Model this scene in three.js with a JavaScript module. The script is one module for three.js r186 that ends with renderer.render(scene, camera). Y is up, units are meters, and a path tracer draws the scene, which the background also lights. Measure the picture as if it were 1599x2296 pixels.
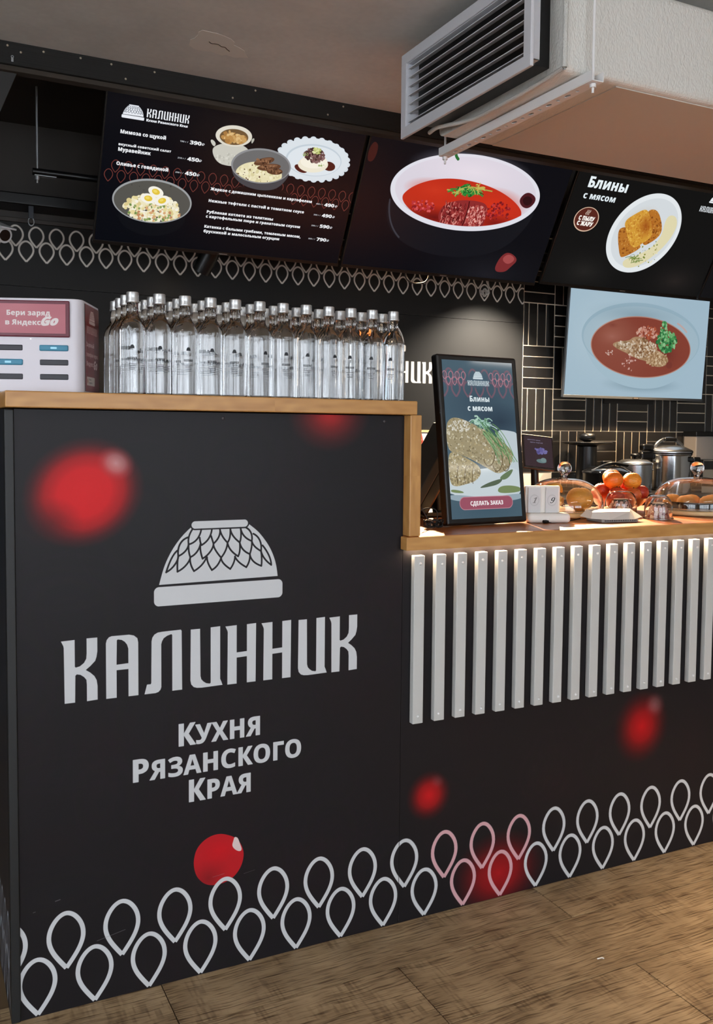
import * as THREE from 'three';
import { RoundedBoxGeometry } from 'three/addons/geometries/RoundedBoxGeometry.js';
import { mergeGeometries } from 'three/addons/utils/BufferGeometryUtils.js';
import { RectAreaLightUniformsLib } from 'three/addons/lights/RectAreaLightUniformsLib.js';
RectAreaLightUniformsLib.init();

// ------------------------------------------------------------------ camera, sky, lamps of the hall, exposure
const scene = new THREE.Scene();
const FOCAL = 2095.37, PX = 848.16, PY = 1085.88, WID = 1599, HEI = 2296;
const camera = new THREE.PerspectiveCamera(2 * Math.atan(HEI / 2 / FOCAL) * 180 / Math.PI, WID / HEI, 0.05, 60);
camera.position.set(-0.1815, 1.3459, 2.177);
camera.rotation.order = 'YXZ';
camera.rotation.set(-0.05878, -0.47059, 0.01082);
camera.setViewOffset(WID, HEI, WID / 2 - PX, HEI / 2 - PY, WID, HEI);
camera.updateMatrixWorld(true);
const renderer = new THREE.WebGLRenderer();
renderer.toneMapping = THREE.LinearToneMapping;
renderer.toneMappingExposure = 1.0;
renderer.shadowMap.enabled = true;
scene.background = new THREE.Color().setRGB(5.5, 6.0, 6.6);      // overcast daylight outside the shop windows

const HALL_LAMPS = [ // x, z, length along x, radiance
  [-1.6, 1.3, 1.5, 20, 'beside the left shop window'], [1.3, 3.2, 1.5, 20, 'over the middle of the hall'], [4.6, 2.4, 1.5, 20, 'opposite the wall screen'], [6.3, 5.6, 1.3, 30, 'beside the right shop window'], [-1.2, 5.0, 1.5, 20, 'beside the front shop window'],
];
const GLOW = 1.0;               // brightness of a white screen pixel
const WARM = new THREE.Color().setRGB(1.0, 0.66, 0.36), WARM2 = new THREE.Color().setRGB(1.0, 0.72, 0.44);

// ------------------------------------------------------------------ helpers
let seed = 7;
const rnd = (a = 1, b) => { seed = (seed * 1664525 + 1013904223) >>> 0; const t = seed / 4294967296; return b === undefined ? t * a : a + t * (b - a); };
const V = (x, y, z) => new THREE.Vector3(x, y, z);
const EYE = V(-0.1815, 1.3459, 2.177), LOOK = new THREE.Quaternion().setFromEuler(new THREE.Euler(-0.05878, -0.47059, 0.01082, 'YXZ'));   // where the photograph was taken from
function at(px, py, z) {        // the point of the plane at depth z that a photograph pixel looks at
  const d = V((px - PX) / FOCAL, -(py - PY) / FOCAL, -1).applyQuaternion(LOOK);
  return EYE.clone().addScaledVector(d, (z - EYE.z) / d.z);
}
const used = {};
function numbered(n) { used[n] = (used[n] ?? -1) + 1; return used[n] ? n + '_' + String(used[n]).padStart(3, '0') : n; }
function shade(o) { o.castShadow = true; o.receiveShadow = true; return o; }
function tag(o, label, category, group) { o.userData.label = label; if (category) o.userData.category = category; if (group) o.userData.group = group; return o; }
function thing(name, label, category, pos = [0, 0, 0], turn = 0, group) {
  const o = new THREE.Group(); o.name = numbered(name); o.position.set(...pos); o.rotation.y = turn; scene.add(o);
  return tag(o, label, category, group);
}
function part(parent, name, g, m, pos, rot) {
  const o = shade(new THREE.Mesh(g, m)); o.name = name; if (pos) o.position.set(...pos); if (rot) o.rotation.set(...rot); parent.add(o); return o;
}
function one(name, label, category, g, m, pos, rot, group) { const o = part(scene, numbered(name), g, m, pos, rot); return tag(o, label, category, group); }
function struct(name, g, m, pos, rot, label) { const o = part(scene, name, g, m, pos, rot); o.userData.kind = 'structure'; if (label) o.userData.label = label; return o; }
function structGroup(name, label) { const o = new THREE.Group(); o.name = name; o.userData.kind = 'structure'; if (label) o.userData.label = label; scene.add(o); return o; }
const box = (w, h, d, x = 0, y = 0, z = 0) => new THREE.BoxGeometry(w, h, d).translate(x, y, z);
const rbox = (w, h, d, r = 0.003, s = 2, x = 0, y = 0, z = 0) => new RoundedBoxGeometry(w, h, d, s, r).translate(x, y, z);
const cyl = (r1, r2, h, n = 24, x = 0, y = 0, z = 0) => new THREE.CylinderGeometry(r1, r2, h, n).translate(x, y, z);
const lathe = (pts, n = 32) => new THREE.LatheGeometry(pts.map(([r, y]) => new THREE.Vector2(r, y)), n);
const tube = (pts, r, n = 40, k = 8) => new THREE.TubeGeometry(new THREE.CatmullRomCurve3(pts.map((p) => p.isVector3 ? p : V(...p))), n, r, k);
const sph = (r, x = 0, y = 0, z = 0, sx = 1, sy = 1, sz = 1, n = 24) => new THREE.SphereGeometry(r, n, Math.round(n * 0.7)).scale(sx, sy, sz).translate(x, y, z);
const merge = (l) => mergeGeometries(l.map((g) => g.index ? g.toNonIndexed() : g));
function bar(a, b, r, n = 10) { const d = b.clone().sub(a), g = new THREE.CylinderGeometry(r, r, d.length(), n); g.applyQuaternion(new THREE.Quaternion().setFromUnitVectors(V(0, 1, 0), d.clone().normalize())); const c = a.clone().add(b).multiplyScalar(0.5); return g.translate(c.x, c.y, c.z); }
const C = (hex) => new THREE.Color(hex);
const std = (color, roughness = 0.6, metalness = 0, more = {}) => new THREE.MeshStandardMaterial({ color: typeof color === 'object' && color.isColor ? color : C(color), roughness, metalness, ...more });
const phy = (color, roughness, more = {}) => new THREE.MeshPhysicalMaterial({ color: C(color), roughness, ...more });
function canvas(w, h, draw) { const c = document.createElement('canvas'); c.width = w; c.height = h; draw(c.getContext('2d'), w, h); return c; }
function ctex(c, srgb = true) { const t = new THREE.CanvasTexture(c); if (srgb) t.colorSpace = THREE.SRGBColorSpace; t.magFilter = THREE.LinearFilter; t.wrapS = t.wrapT = THREE.RepeatWrapping; return t; }
function noiseGrid(w, h, s) { // smooth value noise that repeats, w by h pixels, cell s
  const gw = Math.max(1, Math.round(w / s)), gh = Math.max(1, Math.round(h / s)), g = Array.from({ length: gw * gh }, () => rnd());
  return (x, y) => {
    const fx = x / w * gw, fy = y / h * gh, ix = Math.floor(fx), iy = Math.floor(fy), u = fx - ix, v = fy - iy, a = u * u * (3 - 2 * u), b = v * v * (3 - 2 * v);
    const q = (i, j) => g[((j % gh) + gh) % gh * gw + ((i % gw) + gw) % gw];
    return (q(ix, iy) * (1 - a) + q(ix + 1, iy) * a) * (1 - b) + (q(ix, iy + 1) * (1 - a) + q(ix + 1, iy + 1) * a) * b;
  };
}
function pixels(w, h, f) { return canvas(w, h, (c) => { const im = c.createImageData(w, h); for (let y = 0; y < h; y++) for (let x = 0; x < w; x++) { const p = f(x, y), i = (y * w + x) * 4; im.data[i] = p[0]; im.data[i + 1] = p[1]; im.data[i + 2] = p[2]; im.data[i + 3] = 255; } c.putImageData(im, 0, 0); }); }
function metreUV(g, ax = 0, ay = 1, s = 1, ox = 0, oy = 0) { const p = g.attributes.position, uv = new Float32Array(p.count * 2); for (let i = 0; i < p.count; i++) { uv[i * 2] = p.getComponent(i, ax) * s + ox; uv[i * 2 + 1] = p.getComponent(i, ay) * s + oy; } g.setAttribute('uv', new THREE.BufferAttribute(uv, 2)); return g; }
function boxUV(g, s = 1) { const n = g.attributes.normal, p = g.attributes.position, uv = new Float32Array(p.count * 2); for (let i = 0; i < p.count; i++) { const a = [Math.abs(n.getX(i)), Math.abs(n.getY(i)), Math.abs(n.getZ(i))]; const k = a.indexOf(Math.max(...a)); const [u, v] = k === 0 ? [p.getZ(i), p.getY(i)] : k === 1 ? [p.getX(i), p.getZ(i)] : [p.getX(i), p.getY(i)]; uv[i * 2] = u * s; uv[i * 2 + 1] = v * s; } g.setAttribute('uv', new THREE.BufferAttribute(uv, 2)); return g; }

// ------------------------------------------------------------------ the shop's marks, in millimetres on the counter front
const LETTERS = {
  K: [0, 144, 30, 145, 30, 83, 32, 81, 41, 83, 50, 90, 55, 99, 56, 112, 56, 146, 80, 146, 80, 114, 78, 101, 75, 92, 64, 81, 54, 73, 64, 66, 73, 57, 78, 47, 80, 33, 80, 1, 56, 0, 56, 38, 55, 50, 50, 57, 42, 63, 34, 65, 31, 62, 30, 0, 7, 0, 6, 128, 5, 133],
  A: [0, 0, 0, 130, 2, 138, 7, 144, 13, 146, 53, 146, 64, 143, 72, 136, 74, 126, 74, 0, 51, 0, 51, 65, 24, 65, 24, 0],
  Ah: [24, 78, 25, 135, 27, 137, 36, 135, 43, 130, 48, 123, 51, 113, 51, 79],
  L: [0, 0, 6, 23, 15, 23, 16, 26, 17, 125, 19, 134, 24, 141, 32, 145, 43, 146, 87, 147, 89, 144, 90, 1, 66, 1, 66, 136, 64, 138, 54, 135, 46, 130, 42, 123, 40, 116, 40, 13, 38, 7, 33, 2, 26, 0],
  I: [1, 145, 24, 145, 25, 29, 27, 21, 32, 15, 39, 10, 48, 8, 50, 10, 50, 146, 74, 147, 74, 17, 77, 10, 80, 1, 28, 0, 16, 1, 8, 4, 2, 11, 0, 21],
  N: [0, 145, 29, 146, 29, 78, 55, 79, 55, 146, 79, 147, 78, 0, 55, 0, 55, 66, 29, 65, 29, 0, 5, 0, 6, 130, 5, 134],
};
const WORD = [['K', 0], ['A', 99], ['L', 187], ['I', 297], ['N', 384], ['N', 477], ['I', 575], ['K', 661]];   // 740 wide, 147 high
function poly(c, a, dx = 0, dy = 0) { c.moveTo(a[0] + dx, a[1] + dy); for (let i = 2; i < a.length; i += 2) c.lineTo(a[i] + dx, a[i + 1] + dy); c.closePath(); }
function word(c, x, y, w, color) { // left, baseline; canvas y goes down
  c.save(); c.translate(x, y); c.scale(w / 740, -w / 740); c.fillStyle = color;
  for (const [k, dx] of WORD) { c.beginPath(); poly(c, LETTERS[k], dx); if (k === 'A') poly(c, LETTERS.Ah, dx); c.fill('evenodd'); }
  c.restore();
}
const DOME = [12, 51, 18, 74, 26, 99, 39, 126, 54, 149, 71, 169, 90, 186, 234, 187, 253, 173, 270, 154, 287, 130, 299, 104, 306, 79, 309, 54];
const SCALES = [[93, 181, 84, 169, 81, 156, 83, 145], [83, 144, 99, 147, 110, 159, 114, 179], [110, 159, 111, 146, 115, 141], [115, 141, 130, 149, 138, 162, 140, 178], [138, 162, 144, 143], [144, 143, 156, 153, 162, 165, 160, 178], [160, 178, 163, 161, 179, 144], [179, 144, 187, 155, 186, 178], [186, 178, 189, 160, 210, 143], [210, 143, 215, 157, 212, 179], [212, 179, 217, 156, 241, 145], [241, 145, 244, 162, 236, 174, 226, 179],
  [81, 161, 63, 155, 55, 138, 58, 117], [58, 117, 73, 123, 82, 134, 83, 145], [83, 145, 82, 128, 87, 113], [87, 113, 104, 120, 110, 135, 112, 144], [112, 144, 110, 129, 117, 108], [117, 108, 134, 117, 144, 133, 144, 143], [144, 143, 144, 131, 163, 108], [163, 108, 177, 125, 179, 144], [179, 144, 183, 125, 206, 109], [206, 109, 212, 121, 210, 143], [210, 143, 215, 123, 236, 113], [236, 113, 242, 131, 241, 145], [241, 145, 245, 131, 265, 119], [265, 119, 268, 139, 260, 156, 245, 163],
  [55, 130, 41, 117, 29, 80], [29, 80, 48, 89, 58, 108, 58, 117], [58, 117, 55, 102, 56, 80], [56, 80, 75, 88, 86, 104, 87, 113], [87, 113, 85, 98, 96, 79], [96, 79, 117, 91, 126, 109], [128, 111, 128, 98, 140, 79], [140, 79, 156, 88, 163, 108], [163, 108, 164, 95, 186, 79], [186, 79, 197, 94, 198, 109], [198, 109, 204, 95, 227, 81], [227, 81, 237, 96, 236, 113], [236, 113, 240, 93, 266, 82], [266, 82, 268, 99, 265, 119], [265, 119, 271, 99, 292, 83], [292, 83, 290, 106, 269, 133]];
function rrect(c, x, y, w, h, r) { c.beginPath(); c.moveTo(x + r, y); c.arcTo(x + w, y, x + w, y + h, r); c.arcTo(x + w, y + h, x, y + h, r); c.arcTo(x, y + h, x, y, r); c.arcTo(x, y, x + w, y, r); c.closePath(); }
function emblem(c, x, y, w, color, dark, lines = true) { // left, bottom of the rim; 322 wide
  c.save(); c.translate(x, y); c.scale(w / 322, -w / 322); c.fillStyle = color;
  rrect(c, 0, 0, 322, 46, 12); c.fill();
  c.beginPath(); c.moveTo(12, 51); const m = []; for (let i = 0; i < 14; i += 2) m.push([DOME[i], DOME[i + 1]]); const r = []; for (let i = 14; i < 28; i += 2) r.push([DOME[i], DOME[i + 1]]);
  for (const l of [m, r]) { if (l === r) c.lineTo(...l[0]); for (let i = 1; i < l.length - 1; i++) c.quadraticCurveTo(l[i][0], l[i][1], (l[i][0] + l[i + 1][0]) / 2, (l[i][1] + l[i + 1][1]) / 2); c.lineTo(...l[l.length - 1]); }
  c.closePath(); c.fill();
  c.strokeStyle = dark; c.lineCap = 'round'; c.lineJoin = 'round';
  c.lineWidth = 7; rrect(c, 90, 181, 141, 18, 9); c.stroke(); c.fill();
  if (lines) { c.lineWidth = 4.2; for (const s of SCALES) { c.beginPath(); c.moveTo(s[0], s[1]); if (s.length === 4) c.lineTo(s[2], s[3]); else if (s.length === 6) c.quadraticCurveTo(s[2] * 1.12 - (s[0] + s[4]) * 0.06, s[3] * 1.12 - (s[1] + s[5]) * 0.06, s[4], s[5]); else c.bezierCurveTo(s[2], s[3], s[4], s[5], s[6], s[7]); c.stroke(); } }
  c.restore();
}
function petal(c, x, y, w, h) { // tip at x, y; grows upward (canvas y down)
  c.beginPath(); c.moveTo(x, y);
  for (const s of [-1, 1]) { if (s > 0) c.moveTo(x, y); c.bezierCurveTo(x + s * w * 0.22, y - h * 0.17, x + s * w * 0.5, y - h * 0.37, x + s * w * 0.5, y - h * 0.58); c.bezierCurveTo(x + s * w * 0.5, y - h * 0.79, x + s * w * 0.24, y - h, x, y - h); }
  c.stroke();
}
function fitText(c, text, x, y, w, cap, color, weight = 'bold', bolder = 0) { // left, baseline, width, height of a capital
  c.save(); c.font = `${weight} ${cap / 0.714}px sans-serif`; c.fillStyle = color; const m = c.measureText(text).width || 1;
  c.translate(x, y); c.scale(w / m, 1); c.textBaseline = 'alphabetic'; c.fillText(text, 0, 0);
  if (bolder) { c.strokeStyle = color; c.lineWidth = bolder; c.lineJoin = 'round'; c.strokeText(text, 0, 0); }
  c.restore();
}
function smallCaps(c, text, x, y, w, cap, small, color, bolder = 0) { // big first letters, small capitals, fitted to w
  const big = `bold ${cap / 0.714}px sans-serif`, lit = `bold ${small / 0.714}px sans-serif`; let total = 0; const runs = [];
  for (const wd of text.split(' ')) { for (const [f, s] of [[big, wd[0]], [lit, wd.slice(1).toUpperCase()]]) { c.font = f; const m = c.measureText(s).width; runs.push([f, s, total]); total += m; } total += cap * 0.35; }
  total -= cap * 0.35; c.save(); c.translate(x, y); c.scale(w / total, 1); c.fillStyle = c.strokeStyle = color; c.lineWidth = bolder; c.lineJoin = 'round';
  for (const [f, s, dx] of runs) { c.font = f; c.fillText(s, dx, 0); if (bolder) c.strokeText(s, dx, 0); } c.restore();
}
function blob(c, pts, fill) { c.beginPath(); const n = pts.length, mid = (a, b) => [(a[0] + b[0]) / 2, (a[1] + b[1]) / 2]; let m = mid(pts[n - 1], pts[0]); c.moveTo(...m); for (let i = 0; i < n; i++) { m = mid(pts[i], pts[(i + 1) % n]); c.quadraticCurveTo(pts[i][0], pts[i][1], ...m); } c.closePath(); if (fill) { c.fillStyle = fill; c.fill(); } }
function soft(c, x, y, rx, ry, stops, turn = 0) { c.save(); c.translate(x, y); c.rotate(turn); c.scale(rx, ry); const g = c.createRadialGradient(0, 0, 0, 0, 0, 1); for (const [t, k] of stops) g.addColorStop(t, k); c.fillStyle = g; c.beginPath(); c.arc(0, 0, 1, 0, 7); c.fill(); c.restore(); }

// ------------------------------------------------------------------ materials
function woodCanvas(w, h, base, dark, light, along = 6) {
  const a = noiseGrid(w, h, 90), b = noiseGrid(w * 1, h, 6), f = noiseGrid(w, h, 3), knots = noiseGrid(w, h, 160);
  return pixels(w, h, (x, y) => {
    const warp = y + 26 * a(x * 0.6, y) + 12 * knots(x, y), g = 0.5 + 0.5 * Math.sin(warp * 0.35 + 5 * a(x, y * 2)), fine = b((x / along) % w, y * 2 % h) * 0.6 + f((x / along) % w, y) * 0.4;
    const t = Math.min(1, Math.max(0, 0.25 * g + 0.75 * fine)), k = a(x, y) * 0.25;
    return [0, 1, 2].map((i) => dark[i] * (1 - t) + base[i] * t + (light[i] - base[i]) * k);
  });
}
const oakTex = ctex(woodCanvas(1024, 256, [204, 153, 88], [168, 116, 58], [216, 170, 108], 18));
const oakOrange = ctex(woodCanvas(1024, 256, [190, 112, 50], [150, 80, 30], [208, 132, 68], 18));
const M = {
  oak: new THREE.MeshPhysicalMaterial({ map: oakTex, roughness: 0.42, clearcoat: 0.25, clearcoatRoughness: 0.3 }),
  worktop: new THREE.MeshPhysicalMaterial({ map: oakOrange, roughness: 0.36, clearcoat: 0.35, clearcoatRoughness: 0.15 }),
  white: std(0xdedfdf, 0.5), slat: std(0xc3c4c2, 0.55), black: std(0x0c0c0d, 0.35), matt: std(0x121212, 0.8), darkwall: std(0x332c26, 0.55), timber: std(0x1d1b19, 0.75), timberEdge: std(0x3a322a, 0.8),
  steel: std(0xb9bcc0, 0.25, 1), zinc: std(0xaeb2b4, 0.45, 0.8), chrome: std(0xd6d8da, 0.12, 1), rubber: std(0x0b0b0c, 0.5), grey: std(0x8d9092, 0.5),
  plaster: std(0xb9b0a6, 0.9), hall: std(0xc9c4bb, 0.9), grout: std(0xc9b9a2, 0.9), lampWhite: std(0xf2f2f2, 0.5),
  pane: new THREE.MeshPhysicalMaterial({ color: 0xffffff, roughness: 0, transmission: 1, thickness: 0, ior: 1.5 }),
  dome: new THREE.MeshPhysicalMaterial({ color: 0xffffff, roughness: 0.01, transmission: 1, thickness: 0, ior: 1.5 }),
  solidGlass: new THREE.MeshPhysicalMaterial({ color: 0xffffff, roughness: 0, transmission: 1, thickness: 0.02, ior: 1.5 }),
};

// ------------------------------------------------------------------ the room
const CEIL = 2.7, BACK = -2.369, XL = -4.2, XR = 8.6, ZF = 7.2, T = 0.2;
const TILE_X = 3.3028, TILE_Y = 1.3493, BLOCK = 0.25, SEAM = 3.075;
{
  // floor: a screed with the wood-look planks laid on it
  const base = structGroup('floor', 'brown wood-look plank floor');
  const slab = part(base, 'screed', box(XR - XL + 2 * T, 0.2, ZF - BACK + 2 * T, (XL + XR) / 2, -0.112, (ZF + BACK) / 2), std(0x6b573f, 0.8));
  slab.userData.label = 'brown screed under the planks';
  const variants = [];
  for (let v = 0; v < 4; v++) {
    const w = 1024, h = 232, big = noiseGrid(w, h, 110), mid = noiseGrid(w, h, 40), fine = noiseGrid(w, h, 2.2), fine2 = noiseGrid(w, h, 3), cross = noiseGrid(w, h, 5), patch = noiseGrid(w, h, 70);
    const tone = [1.0, 0.94, 1.05, 0.98][v];
    const c = pixels(w, h, (x, y) => {
      const wob = y + 9 * big(x, y) + 4 * mid(x, y);
      const gr = fine((x / 26) % w, (wob * 1.0) % h), gr2 = fine2((x / 9) % w, (wob * 1.3) % h), saw = cross(x, (y / 7) % h);
      let t = 0.62 + 0.25 * (big(x, y) - 0.5) + 0.2 * (mid(x, y) - 0.5);
      if (gr < 0.40) t -= (0.40 - gr) * 1.45; if (gr2 < 0.36) t -= (0.36 - gr2) * 0.95; t += (fine((x / 40 + 300) % w, (wob * 1.7) % h) - 0.5) * 0.16;
      const p = Math.max(0, patch(x, y) - 0.5) * 1.6; t -= p * Math.max(0, 0.55 - saw) * 1.1;
      t = Math.min(1, Math.max(0, t)) * tone;
      return [88 + 112 * t, 68 + 106 * t, 47 + 90 * t];
    });
    const bump = pixels(w, h, (x, y) => { const wob = y + 9 * big(x, y) + 4 * mid(x, y), gr = fine((x / 26) % w, wob % h); const k = gr < 0.34 ? 150 - (0.34 - gr) * 380 : 150; return [k, k, k]; });
    variants.push(new THREE.MeshPhysicalMaterial({ map: ctex(c), bumpMap: ctex(bump, false), bumpScale: 0.0012, roughness: 0.52, specularIntensity: 0.6 }));
  }
  const L = 1.1, W = 0.2505, JOINT = 0.0022, cache = {};
  for (let r = 0; r < 18; r++) {
    const z0 = -0.0685 + r * W, off = r % 2 ? 0.903 : 1.453;
    for (let k = -4; k < 5; k++) {
      const x0 = off + (k - 1) * L, x1 = x0 + L; if (x0 < XL || x1 > 6.6) continue;
      const v = (r * 3 + k * 5 + 40) % 4, flip = (r + k) & 1, key = 'p' + v + flip;
      if (!cache[key]) {
        const g = new RoundedBoxGeometry(L - JOINT, 0.012, W - JOINT, 1, 0.0012), p = g.attributes.position, uv = new Float32Array(p.count * 2);
        for (let i = 0; i < p.count; i++) { uv[i * 2] = (p.getX(i) / L + 0.5) * (flip ? -1 : 1); uv[i * 2 + 1] = p.getZ(i) / W + 0.5; }
        g.setAttribute('uv', new THREE.BufferAttribute(uv, 2)); cache[key] = g;
      }
      part(base, numbered('plank'), cache[key], variants[v], [(x0 + x1) / 2, -0.006 + (v % 2) * 0.0003, z0 + W / 2]);
    }
  }
  // ceiling: plaster over the hall, painted black behind the beam
  const ZB = -1.47;
  const plasterTex = ctex(pixels(512, 512, (() => { const a = noiseGrid(512, 512, 130), b = noiseGrid(512, 512, 24), d = noiseGrid(512, 512, 3); return (x, y) => { const t = 1 + 0.10 * (a(x, y) - 0.5) + 0.05 * (b(x, y) - 0.5) + 0.03 * (d(x, y) - 0.5); return [222 * t, 220 * t, 215 * t]; }; })()));
  const plaster = std(0xffffff, 0.9, 0, { map: plasterTex });
  const ceil = struct('ceiling', boxUV(box(XR - XL + 2 * T, T, ZF + T - ZB, (XL + XR) / 2, CEIL + T / 2, (ZF + T + ZB) / 2), 0.4), plaster, null, null, 'warm grey plastered ceiling');
  // a patch of newer filler with a ragged outline and a crack in the ceiling plaster
  const fs = new THREE.Shape(), ring = []; for (let i = 0; i < 26; i++) { const a = i / 26 * Math.PI * 2, r = 1 + 0.22 * Math.sin(3 * a + 1) + rnd(-0.13, 0.13); ring.push(new THREE.Vector2(Math.cos(a) * 0.115 * r, Math.sin(a) * 0.075 * r)); } fs.setFromPoints(ring);
  part(ceil, 'filler_patch', new THREE.ExtrudeGeometry(fs, { depth: 0.0008, bevelEnabled: false }).rotateX(Math.PI / 2), std(0xe9e4dc, 0.95), [0.835, CEIL, -1.12], [0, 0.55, 0]).userData.label = 'paler ragged filler patch';
  const crack = []; for (let i = 0; i < 8; i++) crack.push(V(0.80 + i * 0.013, CEIL - 0.0010, -1.10 - i * 0.006 + rnd(-0.008, 0.008)));
  part(ceil, 'crack', tube(crack, 0.0016, 30, 5), std(0x4c4036, 0.9));
  struct('ceiling_kitchen', box(XR - XL + 2 * T, T, ZB - BACK + T, (XL + XR) / 2, CEIL + T / 2, (ZB + BACK - T) / 2), M.darkwall, null, null, 'black painted ceiling behind the beam');
  // back wall: black printed board on the left, tiles on the right
  const wy0 = 0, wTop = 2.258;
  const wall = structGroup('wall_back', 'dark back wall of the kitchen with printed board and black tiles');
  part(wall, 'masonry', box(XR - XL + 2 * T, CEIL, T, (XL + XR) / 2, CEIL / 2, BACK - 0.02 - T / 2), M.darkwall);
  const bw = SEAM + 1.6, PXM = 430;                  // printed board from x = -1.6 to the seam
  const boardTop = canvas(Math.round(bw * PXM), Math.round((wTop - 1.974) * PXM), (c, w, h) => {
    c.fillStyle = '#201f1e'; c.fillRect(0, 0, w, h); c.scale(PXM / 1000, PXM / 1000); c.lineWidth = 8.5; c.strokeStyle = '#d8d2c8'; c.lineJoin = 'round';
    for (let i = -20; i < 34; i++) { const x = 330 + i * 88.2 + 1600; petal(c, x, 2258 - 2085, 62, 92); petal(c, x + 44.1, 2258 - 2152, 62, 92); }
  });
  const lowH = 1.974 - 0.6;
  const boardLow = canvas(Math.round(bw * 400), Math.round(lowH * 400), (c, w, h) => {
    c.fillStyle = '#201f1e'; c.fillRect(0, 0, w, h); c.scale(0.4, 0.4);
    const x0 = 1861 + 1600, b = 1974 - 1604; word(c, x0, b, 599, '#e4e0d8'); emblem(c, x0 + 0.81 * 210, b - 0.81 * 209, 261, '#e4e0d8', '#201f1e');
    smallCaps(c, 'Кухня', x0 + 212, b + 110, 176, 44, 38, '#e4e0d8', 1.5); smallCaps(c, 'Рязанского', x0 + 124, b + 167, 352, 44, 38, '#e4e0d8', 1.5); smallCaps(c, 'Края', x0 + 232, b + 223, 135, 44, 38, '#e4e0d8', 1.5);
  });
  const boardMat = (c) => { const m = new THREE.MeshPhysicalMaterial({ map: ctex(c), roughness: 0.45, specularIntensity: 0.35 }); return [M.black, M.black, M.black, M.black, m, M.black]; };
  const bt = part(wall, 'printed_board', box(bw, wTop - 1.974 - 0.002, 0.02), boardMat(boardTop), [SEAM - bw / 2, (wTop + 1.974) / 2 + 0.001, BACK - 0.01]); bt.userData.label = 'black board printed with two rows of white leaf outlines';
  const bl = part(wall, 'printed_board', box(bw, lowH, 0.02), boardMat(boardLow), [SEAM - bw / 2, 0.6 + lowH / 2, BACK - 0.01]); bl.userData.label = 'black board printed with the shop name';
  // tiles, 4 strips to a block, turned block by block
  part(wall, 'grout_bed', box(5.25 - SEAM, 1.6, 0.014, (5.25 + SEAM) / 2, 1.6, BACK - 0.011), M.grout);
  const tmat = [0x171615, 0x1c1a19, 0x131213, 0x201e1c].map((h) => new THREE.MeshPhysicalMaterial({ color: h, roughness: 0.22, clearcoat: 0.5, clearcoatRoughness: 0.15 }));
  const S = BLOCK / 4, J = 0.0058, cut = {}, tileG = (w, h) => cut[w.toFixed(4) + h.toFixed(4)] ??= new RoundedBoxGeometry(w, h, 0.012, 1, 0.0022);
  for (let j = -2; j < 4; j++) for (let i = -1; i < 8; i++) for (let k = 0; k < 4; k++) {
    const vert = Math.abs(i + j) % 2 === 1, bx = TILE_X + i * BLOCK, by = TILE_Y + j * BLOCK;
    let x0 = bx + (vert ? k * S : 0), x1 = x0 + (vert ? S : BLOCK), y0 = by + (vert ? 0 : k * S), y1 = y0 + (vert ? BLOCK : S);
    x0 = Math.max(x0, SEAM + J / 2); if (x1 - x0 < 0.02) continue;
    if (y1 > 2.36 || y0 < 0.85) continue;
    const o = part(wall, numbered('tile'), tileG(x1 - x0 - J, y1 - y0 - J), tmat[Math.floor(rnd(4))], [(x0 + x1) / 2, (y0 + y1) / 2, BACK - 0.006]);
    o.rotation.set(rnd(-0.006, 0.006), rnd(-0.006, 0.006), 0);
  }
  // side and front walls of the hall with the shop windows
  const side = (x, name, holes, label) => { // wall along z with openings [z0, z1, y0, y1]
    const sh = new THREE.Shape(); sh.moveTo(BACK - T, 0); sh.lineTo(ZF + T, 0); sh.lineTo(ZF + T, CEIL); sh.lineTo(BACK - T, CEIL);
    for (const [a, b, c, d] of holes) { const p = new THREE.Path(); p.moveTo(a, c); p.lineTo(a, d); p.lineTo(b, d); p.lineTo(b, c); sh.holes.push(p); }
    return struct(name, new THREE.ExtrudeGeometry(sh, { depth: T, bevelEnabled: false }).rotateY(-Math.PI / 2).translate(x, 0, 0), M.hall, null, null, label);
  };
  side(XL, 'wall_left', [[1.2, 5.8, 0.5, 2.45]], 'pale hall wall with a wide shop window');
  side(XR + T, 'wall_right', [], 'pale plain hall wall');
  const sh = new THREE.Shape(); sh.moveTo(XL, 0); sh.lineTo(XR, 0); sh.lineTo(XR, CEIL); sh.lineTo(XL, CEIL);
  const holes = [[-3.4, 0.5], [0.9, 3.6]];
  for (const [a, b] of holes) { const p = new THREE.Path(); p.moveTo(a, 0.35); p.lineTo(a, 2.45); p.lineTo(b, 2.45); p.lineTo(b, 0.35); sh.holes.push(p); }
  struct('wall_front', new THREE.ExtrudeGeometry(sh, { depth: T, bevelEnabled: false }).translate(0, 0, ZF), M.hall, null, null, 'shop front wall with two large windows');
  let n = 1;
  const win = (w, h, pos, turn) => { const g = new THREE.Group(); g.name = 'window_' + n++; g.userData.kind = 'structure'; g.position.set(...pos); g.rotation.y = turn; scene.add(g);
    part(g, 'frame', merge([box(w, 0.06, 0.08, 0, h / 2 - 0.03, 0), box(w, 0.06, 0.08, 0, -h / 2 + 0.03, 0), box(0.06, h, 0.08, -w / 2 + 0.03, 0, 0), box(0.06, h, 0.08, w / 2 - 0.03, 0, 0), box(0.05, h, 0.07, 0, 0, 0), ...(w > 2 ? [-0.25, 0.25, -0.38, 0.12].map((f) => box(0.045, h, 0.06, f * w, 0, 0)) : [])]), std(0x303234, 0.5));
    part(g, 'pane', box(w / 2 - 0.08, h - 0.12, 0.006, -w / 4, 0, 0), M.pane); part(g, 'pane', box(w / 2 - 0.08, h - 0.12, 0.006, w / 4, 0, 0), M.pane); };
  for (const [a, b] of holes) win(b - a, 2.1, [(a + b) / 2, 1.4, ZF + 0.1], 0);
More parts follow.
